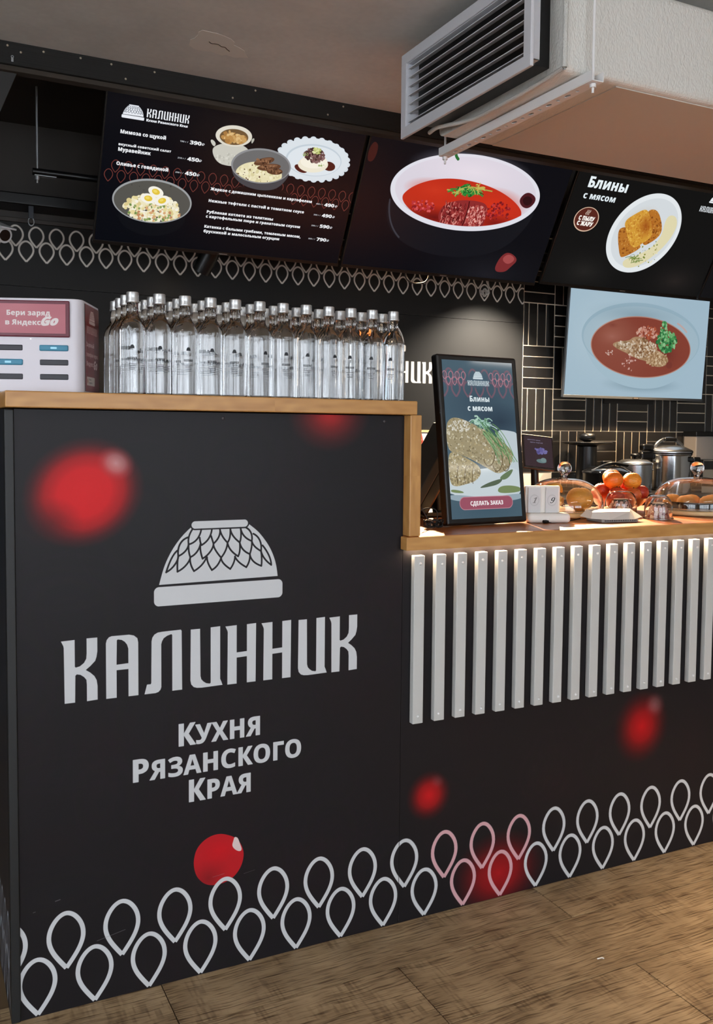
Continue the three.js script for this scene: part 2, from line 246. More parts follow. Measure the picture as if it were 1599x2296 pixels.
  win(4.6, 1.95, [XL - 0.1, 1.475, 3.5], Math.PI / 2);
}
// the hall's linear ceiling lamps
for (const [x, z, l, k, where] of HALL_LAMPS) {
  const t = thing('linear_ceiling_lamp', 'white linear ceiling lamp ' + where, 'lamp', [x, CEIL, z], 0, 'linear lamps on the hall ceiling');
  part(t, 'housing', rbox(l + 0.04, 0.05, 0.12, 0.006, 2, 0, -0.025, 0), M.white);
  part(t, 'diffuser', box(l, 0.008, 0.1, 0, -0.052, 0), std(0x000000, 0.6, 0, { emissive: new THREE.Color(1, 0.97, 0.92), emissiveIntensity: 6 }));
  const a = new THREE.RectAreaLight(new THREE.Color(1, 0.95, 0.88), k, l, 0.1); a.position.set(0, -0.06, 0); a.rotation.x = -Math.PI / 2; a.name = 'lamp_light'; t.add(a);
}
// ------------------------------------------------------------------ counters
const PANEL_L = 0.0346, SEAM_X = 1.001, TOP_HI = 1.4205, TOP_LO = 1.064, TRIM = 0.036, END_X = 3.6;
const INK = '#cbced2', PRINT = '#1d1b1e';
function berry(c, k, x, y, rx, ry, turn, edge, bright, hi) { // printed out-of-focus berry; edge = share of the radius that is blurred
  const [r, g, b] = bright, col = (a, m = 1) => `rgba(${r * m | 0},${g * m | 0},${b * m | 0},${a})`;
  soft(c, x, y, rx, ry, [[0, col(1)], [Math.max(0.05, 1 - 1.6 * edge), col(1, 0.97)], [Math.max(0.1, 1 - edge), col(0.82, 0.9)], [1 - edge * 0.45, col(0.35, 0.75)], [1, col(0, 0.6)]], turn);
  if (hi) soft(c, x + hi[0], y + hi[1], hi[2], hi[3], [[0, `rgba(205,160,160,${hi[4]})`], [0.45, `rgba(200,140,140,${hi[4] * 0.75})`], [1, 'rgba(190,60,60,0)']], 0.5);
}
function leafRows(c, H, x0, x1, col) { c.lineWidth = 10.5; c.lineJoin = 'round'; for (let i = -3; i < 40; i++) { const x = 70.5 + i * 126.3; if (x < x0 - 150 || x > x1 + 150) continue; c.strokeStyle = col; petal(c, x, H - 5, 76, 129); petal(c, x + 63.2, H - 99, 76, 130); } }
{
  // tall unit: box behind a printed panel, dark corner post, printed side
  const t = thing('tall_counter', 'tall black counter unit printed with white emblem, shop name and red berries', 'counter');
  const H = TOP_HI - TRIM, W = SEAM_X - PANEL_L;
  part(t, 'body', box(W - 0.02, H - 0.012, 0.40, (SEAM_X + PANEL_L) / 2, (H - 0.012) / 2 + 0.001, -0.214), M.matt);
  const front = canvas(1430, 2048, (c, w, h) => {
    const s = w / (W * 1000); c.fillStyle = PRINT; c.fillRect(0, 0, w, h); c.scale(s, s); c.translate(-PANEL_L * 1000, 0); const HH = h / s, Y = (y) => HH - y;
    for (let i = 0; i < 60; i++) soft(c, rnd(0, 1000), rnd(0, 1400), rnd(60, 240), rnd(60, 240), [[0, `rgba(${i % 2 ? '52,26,30' : '34,38,46'},0.10)`], [1, 'rgba(40,30,34,0)']]);
    berry(c, 0, 182, Y(1198), 140, 124, -0.5, 0.36, [214, 26, 32], [70, -66, 46, 40, 0.85]);
    soft(c, 110, Y(1130), 70, 60, [[0, 'rgba(60,20,24,0.5)'], [1, 'rgba(60,20,24,0)']]);
    berry(c, 0, 785, Y(1392), 118, 105, 0, 0.75, [205, 44, 46]);
    blob(c, [[432, 292], [440, 322], [465, 343], [495, 348], [520, 340], [545, 325], [560, 295], [560, 270], [550, 245], [531, 226], [500, 217], [465, 222], [442, 245], [434, 268]].map(([x, y]) => [x, Y(y)]), '#bb1f27');
    c.save(); c.clip(); soft(c, 470, Y(240), 60, 50, [[0, 'rgba(120,26,32,0.75)'], [1, 'rgba(150,26,32,0)']]); soft(c, 500, Y(305), 55, 36, [[0, 'rgba(206,22,32,0.6)'], [1, 'rgba(206,22,32,0)']]); c.restore();
    blob(c, [[536, 332], [545, 328], [550, 312], [556, 296], [551, 291], [540, 296], [529, 309], [533, 322]].map(([x, y]) => [x, Y(y)]), '#dcc9c8');
    word(c, 127.9, Y(718), 740, INK); emblem(c, 338, Y(925), 322, INK, PRINT);
    smallCaps(c, 'Кухня', 390, Y(581), 217, 54, 47, INK, 1.6); smallCaps(c, 'Рязанского', 281, Y(510), 435, 54, 46, INK, 1.6); smallCaps(c, 'Края', 415, Y(440), 168, 54, 47, INK, 1.6);
    leafRows(c, HH, 0, 1100, INK);
    c.strokeStyle = 'rgba(150,150,155,0.6)'; for (const [x0, y0, x1, y1, lw] of [[202, 146, 268, 158, 1.2], [110, 262, 122, 264, 2], [62, 246, 68, 247, 1.5], [560, 232, 590, 236, 0.8], [480, 240, 510, 243, 0.8]]) { c.lineWidth = lw; c.beginPath(); c.moveTo(x0, Y(y0)); c.lineTo(x1, Y(y1)); c.stroke(); }
  });
  const fm = new THREE.MeshPhysicalMaterial({ map: ctex(front), roughness: 0.4, specularIntensity: 0.4 });
  const p = part(t, 'front_panel', box(W, H - 0.004, 0.014), [M.matt, M.matt, M.matt, M.matt, fm, M.matt], [(PANEL_L + SEAM_X) / 2, (H - 0.004) / 2 + 0.001, -0.007]);
  p.userData.label = 'black panel printed with emblem, shop name, berries and leaf outlines';
  for (const [px, py] of [[500, 938], [862, 945]]) { const q = at(px, py, 0); part(t, 'screw_cap', sph(0.0045, q.x, q.y, 0.0004, 1, 1, 0.35, 12), std(0x2f2c30, 0.4)); }
  part(t, 'corner_post', rbox(0.020, H - 0.004, 0.030, 0.003, 2, PANEL_L - 0.0105, (H - 0.004) / 2 + 0.001, -0.010), std(0x17191b, 0.5));
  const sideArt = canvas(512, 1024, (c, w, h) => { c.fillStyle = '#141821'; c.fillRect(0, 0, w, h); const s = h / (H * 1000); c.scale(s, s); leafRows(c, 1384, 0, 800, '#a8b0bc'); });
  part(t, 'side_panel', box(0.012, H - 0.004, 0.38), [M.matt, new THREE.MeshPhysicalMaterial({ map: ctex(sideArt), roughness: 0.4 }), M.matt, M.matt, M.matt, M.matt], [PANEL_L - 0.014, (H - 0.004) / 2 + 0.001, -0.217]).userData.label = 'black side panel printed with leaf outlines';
  // low unit
  const b = thing('low_counter', 'low black counter unit with white vertical slats under the wooden worktop', 'counter');
  const HL = TOP_LO - TRIM, WL = END_X - SEAM_X;
  part(b, 'body', box(WL, HL - 0.004, 0.52, SEAM_X + WL / 2 + 0.002, (HL - 0.004) / 2 + 0.001, -0.276), M.matt);
  const low = canvas(2048, 812, (c, w, h) => {
    const s = w / (WL * 1000); c.fillStyle = PRINT; c.fillRect(0, 0, w, h); c.scale(s, s); c.translate(-SEAM_X * 1000, 0); const HH = h / s, Y = (y) => HH - y;
    for (let i = 0; i < 60; i++) soft(c, rnd(900, 3600), rnd(0, 1000), rnd(60, 240), rnd(60, 240), [[0, `rgba(${i % 2 ? '52,26,30' : '34,36,38'},0.10)`], [1, 'rgba(40,30,34,0)']]);
    berry(c, 0, 1855, Y(432), 112, 118, 0.2, 0.62, [196, 22, 30], [52, -62, 46, 42, 0.4]);
    berry(c, 0, 1092, Y(342), 72, 72, 0, 0.55, [196, 26, 32], [26, -36, 26, 22, 0.2]);
    berry(c, 0, 1328, Y(72), 165, 130, 0, 0.6, [168, 26, 32]);
    berry(c, 0, 2700, Y(300), 120, 120, 0, 0.5, [190, 26, 32]);
    leafRows(c, HH, 1000, 3700, INK);
    for (const [i, up] of [[9, 0], [10, 0], [9, 1], [10, 1], [8, 1]]) { c.strokeStyle = 'rgba(214,150,158,0.75)'; c.lineWidth = 10.5; petal(c, 70.5 + i * 126.3 + (up ? 63.2 : 0), HH - (up ? 99 : 5), 76, up ? 130 : 129); }
  });
  const lm = new THREE.MeshPhysicalMaterial({ map: ctex(low), roughness: 0.4, specularIntensity: 0.4 });
  part(b, 'front_panel', box(WL, HL - 0.004, 0.014), [M.matt, M.matt, M.matt, M.matt, lm, M.matt], [SEAM_X + WL / 2 + 0.0012, (HL - 0.004) / 2 + 0.001, -0.007]).userData.label = 'black panel printed with red berries and leaf outlines';
  const slatG = rbox(0.0318, 0.456, 0.019, 0.002, 2), screwG = new THREE.SphereGeometry(0.0042, 12, 6, 0, Math.PI * 2, 0, Math.PI / 2).rotateX(Math.PI / 2);
  for (let i = 0; i < 38; i++) {
    const s = part(b, numbered('slat'), slatG, M.slat, [1.0277 + 0.0159 + i * 0.06674, 0.782, 0.0097], [0, 0, rnd(-0.002, 0.002)]);
    part(s, 'screw', screwG, M.white, [rnd(-0.002, 0.004), 0.203 + rnd(-0.004, 0.004), 0.0094]); part(s, 'screw', screwG, M.white, [rnd(-0.002, 0.004), -0.210 + rnd(-0.003, 0.003), 0.0094]);
  }
  const led = part(b, 'led_strip', box(WL - 0.02, 0.0016, 0.008, SEAM_X + WL / 2, HL - 0.0009, 0.0095), std(0x000000, 0.6, 0, { emissive: WARM2, emissiveIntensity: 6 }));
  led.userData.label = 'warm white LED strip under the worktop';
  const la = new THREE.RectAreaLight(WARM2, 120, WL - 0.02, 0.008); la.position.set(SEAM_X + WL / 2, HL - 0.0021, 0.0095); la.rotation.x = -Math.PI / 2; la.name = 'led_light'; b.add(la);
  // wooden boards: each a board of its own, joined into the counter tops
  const u = thing('raised_wooden_top', 'oak board along the top of the tall counter', 'worktop');
  part(u, 'board', boxUV(rbox(1.0225 - 0.0139, TRIM, 0.46, 0.003, 2, (1.0225 + 0.0139) / 2, TOP_HI - TRIM / 2, 0.034 - 0.23), 1.6), M.oak);
  const up = thing('wooden_upright', 'short oak upright between the raised top and the low worktop', 'upright');
  part(up, 'post', boxUV(rbox(TOP_HI - TRIM - TOP_LO - 0.0008, 0.034, 0.46, 0.003, 2), 1.6).rotateZ(Math.PI / 2), M.oak, [1.0235 - 0.0165 + 0.012, (TOP_HI - TRIM + TOP_LO) / 2, 0.034 - 0.23]);
  const l = thing('wooden_worktop', 'glossy orange-brown wooden worktop of the low counter', 'worktop');
  part(l, 'board', boxUV(rbox(END_X - 1.0025, TRIM - 0.0002, 0.60, 0.003, 2, (END_X + 1.0025) / 2, TOP_LO - TRIM / 2, 0.034 - 0.30), 1.4), M.worktop); part(l, 'end_block', boxUV(rbox(0.010, TRIM - 0.001, 0.033, 0.002, 1, 0.9985, TOP_LO - TRIM / 2 - 0.0008, 0.0180), 1.6), M.oak);
  part(l, 'front_edging', boxUV(rbox(END_X - 0.9935, TRIM - 0.001, 0.004, 0.001, 1, (END_X + 0.9935) / 2, TOP_LO - TRIM / 2 - 0.0008, 0.0345), 1.6), M.oak);
}
// back counter of the kitchen
{
  const t = thing('back_counter', 'black kitchen counter along the tiled wall', 'counter');
  part(t, 'cabinet', box(4.0, 0.9, 0.56, 3.4, 0.451, BACK + 0.29), M.matt);
  part(t, 'top', rbox(4.04, 0.04, 0.6, 0.004, 2, 3.4, 0.981, BACK + 0.305), std(0x141312, 0.3));
}
// ------------------------------------------------------------------ beam and things above
{
  const beam = structGroup('trim_1', 'black painted timber beam under the ceiling');
  part(beam, 'timber', rbox(6.4, 0.079, 0.05, 0.003, 1, 1.6, CEIL - 0.0395, -1.462), std(C(0x191816), 0.8, 0, { bumpMap: ctex(canvas(512, 64, (c, w, h) => { c.fillStyle = '#888'; c.fillRect(0, 0, w, h); for (let i = 0; i < 220; i++) { c.fillStyle = `rgba(0,0,0,${rnd(0.1, 0.5)})`; c.fillRect(rnd(w), rnd(h), rnd(10, 90), 1); } }), false), bumpScale: 0.002 }));
  part(beam, 'batten', rbox(6.4, 0.018, 0.045, 0.002, 1, 1.6, CEIL - 0.088, -1.472), M.timberEdge);
  const sg = new THREE.SphereGeometry(0.0042, 10, 6, 0, 7, 0, Math.PI / 2).rotateX(Math.PI / 2);
  for (const [x, y] of [[0.171, 2.684], [0.215, 2.668], [0.292, 2.684], [0.42, 2.686], [0.53, 2.684], [0.69, 2.684], [0.582, 2.64], [1.091, 2.684], [0.997, 2.64], [1.475, 2.684], [1.405, 2.64], [-0.2, 2.684], [2.0, 2.684]]) part(beam, 'screw', sg, std(0xb8ad98, 0.6), [x, y, -1.4375]);
  const q = at(28, 132, -1.43); part(beam, 'hook_plate', merge([rbox(0.008, 0.016, 0.002, 0.0009, 1, q.x, q.y, -1.435), new THREE.TorusGeometry(0.004, 0.0013, 6, 12).translate(q.x, q.y + 0.009, -1.434)]), M.zinc);
}
{ // dark gusset board in the corner
  const a = at(-60, 158, -1.40), b = at(42, 158, -1.40), d = at(0, 246, -1.40), s = new THREE.Shape([new THREE.Vector2(b.x, 2.603), new THREE.Vector2(d.x, d.y), new THREE.Vector2(d.x - 0.16, d.y - 0.33), new THREE.Vector2(a.x - 0.4, d.y - 0.33), new THREE.Vector2(a.x - 0.4, 2.603)]);
  one('corner_board', 'dark grey board with a slanting edge under the black beam', 'board', new THREE.ExtrudeGeometry(s, { depth: 0.018, bevelEnabled: true, bevelSize: 0.001, bevelThickness: 0.001, bevelSegments: 1 }).translate(0, 0, -1.49), std(0x2b2a28, 0.6));
}
// ------------------------------------------------------------------ air duct
{
  const x0 = 1.405, zf = -0.012, zb = -0.775, y0 = 2.362, y1 = 2.655, D = thing('air_duct', 'white insulated ventilation duct with louvred outlet grille', 'duct');
  const gw = zf - zb, gh = 0.285, gy = y0 + gh / 2 + 0.0, gz = (zf + zb) / 2, fr = 0.036;
  // insulated trunk: rounded edges, rough facing
  const rough = ctex(pixels(512, 256, (() => { const a = noiseGrid(512, 256, 3), b = noiseGrid(512, 256, 8), d = noiseGrid(512, 256, 60); return (x, y) => { const k = 120 + 80 * (a(x, y) - 0.5) + 70 * (b(x, y) - 0.5) + 60 * (d(x, y) - 0.5); return [k, k, k]; }; })()), false);
  const foil = std(0xe2e2dc, 0.5, 0, { bumpMap: rough, bumpScale: 0.004 });
  const L = 4.6, prof = new THREE.Shape(), R = 0.03, pz0 = zb + 0.07, pz1 = zf + 0.008; prof.moveTo(pz0 + R, y0 + 0.004); prof.lineTo(pz1 - R, y0 + 0.004); prof.quadraticCurveTo(pz1, y0 + 0.004, pz1, y0 + R); prof.lineTo(pz1, y1 - R); prof.quadraticCurveTo(pz1, y1, pz1 - R, y1); prof.lineTo(pz0 + R, y1); prof.quadraticCurveTo(pz0, y1, pz0, y1 - R); prof.lineTo(pz0, y0 + R); prof.quadraticCurveTo(pz0, y0 + 0.004, pz0 + R, y0 + 0.004);
  const trunk = new THREE.ExtrudeGeometry(prof, { depth: L, bevelEnabled: false, curveSegments: 6, steps: 1 }).rotateY(Math.PI / 2).scale(1, 1, -1);
  // the extrusion runs along +x; flip the winding that the mirror turned round
  { const p = trunk.attributes.position; for (let i = 0; i < p.count; i += 3) for (let k = 0; k < 3; k++) { const a = p.getComponent(i + 1, k); p.setComponent(i + 1, k, p.getComponent(i + 2, k)); p.setComponent(i + 2, k, a); } trunk.computeVertexNormals(); }
  part(D, 'insulated_trunk', boxUV(trunk.translate(x0 + 0.105, 0, 0), 2.2), foil).userData.label = 'white insulated trunk with a rough facing';
  part(D, 'sheet_underside', box(L - 0.24, 0.003, pz1 - pz0 - 0.05, x0 + 0.19 + L / 2, y0 + 0.0022, (pz0 + pz1) / 2), std(0xd2ccc2, 0.75)).userData.label = 'plain beige underside';
  part(D, 'collar', box(0.16, gh - 0.06, gw - 0.14, x0 + 0.10, gy + 0.005, gz), M.black);
  // drooping edge of the insulation in front of the collar
  const lip = []; for (let i = 0; i <= 12; i++) { const t = i / 12; lip.push(V(x0 + 0.098 - 0.05 * Math.exp(-(((t - 0.08) / 0.16) ** 2)) + 0.006 * Math.sin(t * 9), y0 + 0.012 - 0.016 * Math.sin(Math.PI * t) ** 2, pz0 + 0.01 + (pz1 - pz0 - 0.012) * t)); }
  part(D, 'insulation_edge', tube(lip, 0.007, 48, 8), foil);
  const edge = []; for (const [y, z] of [[y0 + 0.012, pz1], [y0 + 0.15, pz1 + 0.001], [y1, pz1]]) edge.push(V(x0 + 0.10, y, z)); part(D, 'insulation_edge', tube(edge, 0.0075, 20, 8), foil);
  // grille
  const alu = std(0xd6d8de, 0.4), F = (w, h, y, z) => { const s = rbox(0.012, h, w, 0.003, 2, x0 - 0.006, y, z); return s; };
  part(D, 'grille_frame', merge([F(gw, fr, y0 + fr / 2, gz), F(gw, fr, y0 + gh - fr / 2, gz), F(fr, gh - 2 * fr + 0.004, gy, zf - fr / 2), F(fr, gh - 2 * fr + 0.004, gy, zb + fr / 2)]), alu);
  const dz = gw - 2 * fr, ih = gh - 2 * fr;
  part(D, 'grille_throat', merge([box(0.05, 0.002, dz, x0 + 0.02, y0 + fr + 0.001, gz), box(0.05, 0.002, dz, x0 + 0.02, y0 + gh - fr - 0.001, gz), box(0.05, ih, 0.002, x0 + 0.02, gy, zb + fr + 0.001), box(0.05, ih, 0.002, x0 + 0.02, gy, zf - fr - 0.001)]), alu);
  const bladeG = rbox(0.022, 0.0032, dz - 0.002, 0.0012, 1), pinG = new THREE.CylinderGeometry(0.004, 0.004, 0.012, 8).rotateX(Math.PI / 2);
  for (let i = 0; i < 7; i++) { const bl = part(D, 'louvre_blade', bladeG, alu, [x0 + 0.006, y0 + fr + 0.016 + i * (ih - 0.02) / 6.4, gz], [0, 0, 0.25]); part(bl, 'pivot_pin', pinG, M.zinc, [0, 0, -dz / 2 + 0.008]); }
  for (let i = 0; i < 9; i++) part(D, 'rear_vane', box(0.02, ih, 0.002), std(0x55585c, 0.6), [x0 + 0.045, gy, zb + fr + 0.05 + i * (dz - 0.08) / 8], [0, 0.5, 0]);
  // perforated rail and threaded rods that carry the duct
  const rx = 1.585, H = thing('duct_hanger', 'perforated steel rail on threaded rods under the white duct', 'hanger');
  const za = -0.80, ze = 0.045, rail = new THREE.Shape(); rail.moveTo(za, -0.02); rail.lineTo(ze, -0.02); rail.lineTo(ze, 0.02); rail.lineTo(za, 0.02);
  for (let i = 0; i < 17; i++) { const z = za + 0.035 + i * 0.045, long = i % 2 ? 0.013 : 0.006, h = new THREE.Path(); h.absellipse(z, 0, long, 0.0062, 0, Math.PI * 2, true); rail.holes.push(h); }
  part(H, 'rail', new THREE.ExtrudeGeometry(rail, { depth: 0.0025, bevelEnabled: false, curveSegments: 6 }).rotateX(Math.PI / 2).rotateY(-Math.PI / 2).translate(rx, y0 - 0.026, 0), M.lampWhite);
  part(H, 'rail_flange', box(0.0025, 0.027, ze - za, rx - 0.02, y0 - 0.0132, (za + ze) / 2), M.lampWhite); part(H, 'rail_flange', box(0.0025, 0.027, ze - za, rx + 0.02, y0 - 0.0132, (za + ze) / 2), M.lampWhite);
  for (const z of [0.024, -0.79]) {
    part(H, 'threaded_rod', merge([cyl(0.004, 0.004, CEIL - y0 + 0.055, 10, rx, (CEIL + y0 - 0.055) / 2, z)]), M.lampWhite);
    part(H, 'nut', new THREE.CylinderGeometry(0.0095, 0.0095, 0.010, 6).translate(rx, y0 - 0.035, z), M.lampWhite);
  }
}
// ------------------------------------------------------------------ pictures shown on the screens
const ell = (c, x, y, rx, ry, turn, fill) => { c.beginPath(); c.ellipse(x, y, rx, ry, turn, 0, Math.PI * 2); if (fill) { c.fillStyle = fill; c.fill(); } };
function bits(c, x, y, rx, ry, cols, n, s0, s1) { for (let i = 0; i < n; i++) { const a = rnd(Math.PI * 2), r = Math.sqrt(rnd()); const s = rnd(s0, s1); c.save(); c.translate(x + Math.cos(a) * rx * r, y + Math.sin(a) * ry * r); c.rotate(rnd(3)); c.fillStyle = cols[Math.floor(rnd(cols.length))]; c.beginPath(); c.ellipse(0, 0, s, s * rnd(0.5, 0.95), 0, 0, 7); c.fill(); c.restore(); } }
function fern(c, x, y, n, len, cols, lw) { for (let i = 0; i < n; i++) { const a = rnd(-2.9, -0.2), l = rnd(0.4, 1) * len; c.strokeStyle = cols[Math.floor(rnd(cols.length))]; c.lineWidth = lw * rnd(0.6, 1.3); c.beginPath(); c.moveTo(x + rnd(-len, len) * 0.35, y + rnd(-len, len) * 0.2); c.quadraticCurveTo(x + Math.cos(a) * l * 0.6 + rnd(-8, 8), y + Math.sin(a) * l * 0.9, x + Math.cos(a) * l + rnd(-len, len) * 0.4, y + Math.sin(a) * l * 0.5 + rnd(-6, 14)); c.stroke(); } }
const MM = 1.25;
function price(c, x, y, g, p, end) { fitText(c, g, x, y - 1, 34, 6.5, '#cfd3d8'); fitText(c, p, x + 41, y + 2, 49, 15.5, '#f4f6f8', 'bold', 0.8); const rx = end - 11, ry = y + 1; c.strokeStyle = '#e8eaee'; c.lineWidth = 2; c.beginPath(); c.moveTo(rx, ry); c.lineTo(rx, ry - 9); c.lineTo(rx + 5, ry - 9); c.arc(rx + 5, ry - 6.4, 2.6, -1.57, 1.57); c.lineTo(rx - 3, ry - 3.8); c.moveTo(rx - 3, ry - 1.6); c.lineTo(rx + 5, ry - 1.6); c.stroke(); }
function menuArt(c, w, h) {
  c.fillStyle = '#080a10'; c.fillRect(0, 0, w, h); c.scale(MM, MM);
  // faint red leaf rows
  c.strokeStyle = '#6e3630'; c.lineWidth = 3.2;
  for (let i = 0; i < 22; i++) { petal(c, 31 + i * 50.1, 386, 33, 51); petal(c, 56 + i * 50.1, 346, 33, 51); }
  c.fillStyle = '#080a10'; for (let i = 0; i < 6; i++) { soft(c, 690, 362, 150, 44, [[0, 'rgba(8,10,16,0.75)'], [0.7, 'rgba(8,10,16,0.5)'], [1, 'rgba(8,10,16,0)']]); }
  emblem(c, 60, 124, 88, '#e9edf4', '#39404c'); word(c, 155, 108, 171, '#eef1f6');
  smallCaps(c, 'Кухня Рязанского Края', 156, 124, 168, 8.6, 7, '#eef1f6', 0.8);
  const wt = '#f3f5f8';
  fitText(c, 'Мимоза со щукой', 60, 186, 184, 14, wt, 'bold', 0.7); price(c, 300, 186, '190 г /', '390', 405);
  fitText(c, 'вкусный советский салат', 58, 234, 212, 10.5, wt, 'bold', 0.4); fitText(c, 'Муравейник', 58, 257, 131, 14, wt, 'bold', 0.7); price(c, 299, 255, '210 г /', '450', 403);
  fitText(c, 'Оливье с говядиной', 57, 315, 212, 14, wt, 'bold', 0.7); price(c, 297, 316, '250 г /', '450', 402);
  fitText(c, 'Жаркое с домашним цыпленком и картофелем', 455, 368, 466, 12.5, wt, 'bold', 0.7); price(c, 941, 373, '400 г /', '490', 1048);
  fitText(c, 'Нежные тефтели с пастой в томатном соусе', 453, 420, 440, 12.5, wt, 'bold', 0.7); price(c, 940, 424, '300 г /', '490', 1047);
  fitText(c, 'Рубленая котлета из телятины', 452, 470, 304, 12.5, wt, 'bold', 0.7); fitText(c, 'с картофельным пюре и гранатовым соусом', 452, 491, 437, 12.5, wt, 'bold', 0.7); price(c, 940, 475, '290 г /', '590', 1046);
  fitText(c, 'Катанка с белыми грибами, томленым мясом,', 451, 536, 450, 12.5, wt, 'bold', 0.7); fitText(c, 'брусникой и малосольным огурцом', 451, 558, 351, 12.5, wt, 'bold', 0.7); price(c, 938, 538, '350 г /', '790', 1044);
  // salad bowl
  ell(c, 225, 512, 140, 86, -0.05, '#0d0f14'); ell(c, 219, 447, 165, 95, -0.03, '#9a9d9f'); ell(c, 219, 449, 158, 88, -0.03, '#55544f');
  c.save(); ell(c, 219, 449, 158, 88, -0.03); c.clip(); bits(c, 225, 480, 118, 58, ['#ece3bd', '#e3d59c', '#f2edd6', '#d9c98f', '#efe6c6'], 240, 6, 13); bits(c, 232, 490, 112, 50, ['#6f8a4c', '#c08a62', '#8fa264', '#d6a678', '#f4f0e2'], 70, 4, 8); bits(c, 210, 390, 120, 22, ['#3b3a37'], 12, 1, 3);
  for (const [x, y, t] of [[228, 405, 0.3], [200, 437, 0.1], [258, 440, -0.4]]) { ell(c, x, y, 33, 21, t, '#f4f1e6'); ell(c, x, y, 17, 12, t, '#e3c341'); ell(c, x - 3, y - 2, 9, 6, t, '#efd868'); } c.restore();
  // clay pot
  blob(c, [[438, 180], [440, 215], [470, 250], [515, 256], [560, 250], [592, 215], [598, 170], [520, 150]], '#c9c8be'); blob(c, [[423, 160], [432, 154], [450, 168], [446, 184], [434, 178]], '#c9c8be'); blob(c, [[596, 130], [608, 122], [610, 134], [600, 152]], '#b7b6ac');
  bits(c, 500, 225, 52, 22, ['#b9b8ae', '#d6d5cb'], 40, 2, 6); ell(c, 520, 128, 78, 44, -0.08, '#ddd8ca'); ell(c, 521, 132, 61, 33, -0.08, '#6d5436'); c.save(); ell(c, 521, 134, 60, 31, -0.08); c.clip(); bits(c, 522, 136, 50, 24, ['#c9a064', '#b98a4d', '#dcb87e', '#a87a42'], 60, 6, 12); c.restore();
  // plate with cutlet
  for (let i = 0; i < 26; i++) { const a = i / 26 * 6.283; ell(c, 888 + Math.cos(a) * 160, 176 + Math.sin(a) * 88, 15, 12, 0, '#d4dde4'); } ell(c, 888, 176, 166, 93, -0.05, '#dae2e8'); ell(c, 890, 178, 130, 70, -0.05, '#c3cfd8'); ell(c, 892, 180, 124, 65, -0.05, '#dde5eb');
  ell(c, 838, 222, 32, 15, 0.3, '#4e211b'); ell(c, 965, 194, 30, 20, 0.1, '#4e211b'); ell(c, 890, 196, 70, 36, -0.1, '#ece6d2'); ell(c, 892, 184, 62, 30, -0.1, '#f4efdf'); bits(c, 888, 156, 46, 30, ['#4a3230', '#6a4a48', '#8a6a68', '#382424'], 150, 4, 8); bits(c, 896, 136, 22, 13, ['#cdd48a', '#e2e4b0', '#b4bf6a'], 40, 3, 6); bits(c, 850, 160, 14, 8, ['#8ca45c'], 8, 2, 4); bits(c, 930, 196, 12, 8, ['#8ca45c'], 8, 2, 4);
  // grey bowl with mash and beef
  blob(c, [[527, 250], [545, 300], [600, 334], [686, 343], [750, 325], [788, 270], [790, 240]], '#43454a'); ell(c, 659, 236, 133, 76, -0.06, '#8b8d90'); ell(c, 660, 238, 126, 70, -0.06, '#6a6b6c');
  c.save(); ell(c, 660, 238, 125, 69, -0.06); c.clip(); ell(c, 655, 274, 104, 56, -0.05, '#e4dcb4'); bits(c, 650, 270, 92, 40, ['#efe8c8', '#d8cfa0', '#e9e2be'], 90, 5, 11); bits(c, 640, 270, 90, 36, ['#4c2a20', '#6a5a34'], 22, 1.5, 4);
  for (const [x, y, w, t] of [[668, 214, 46, -0.35], [694, 236, 52, -0.2], [722, 250, 36, -0.05]]) { ell(c, x, y, w, 15, t, '#5e3f2c'); ell(c, x - 4, y - 4, w * 0.8, 7, t, '#7d5840'); bits(c, x, y, w * 0.8, 9, ['#3e281c', '#91694c'], 16, 2, 6); } c.restore();
}
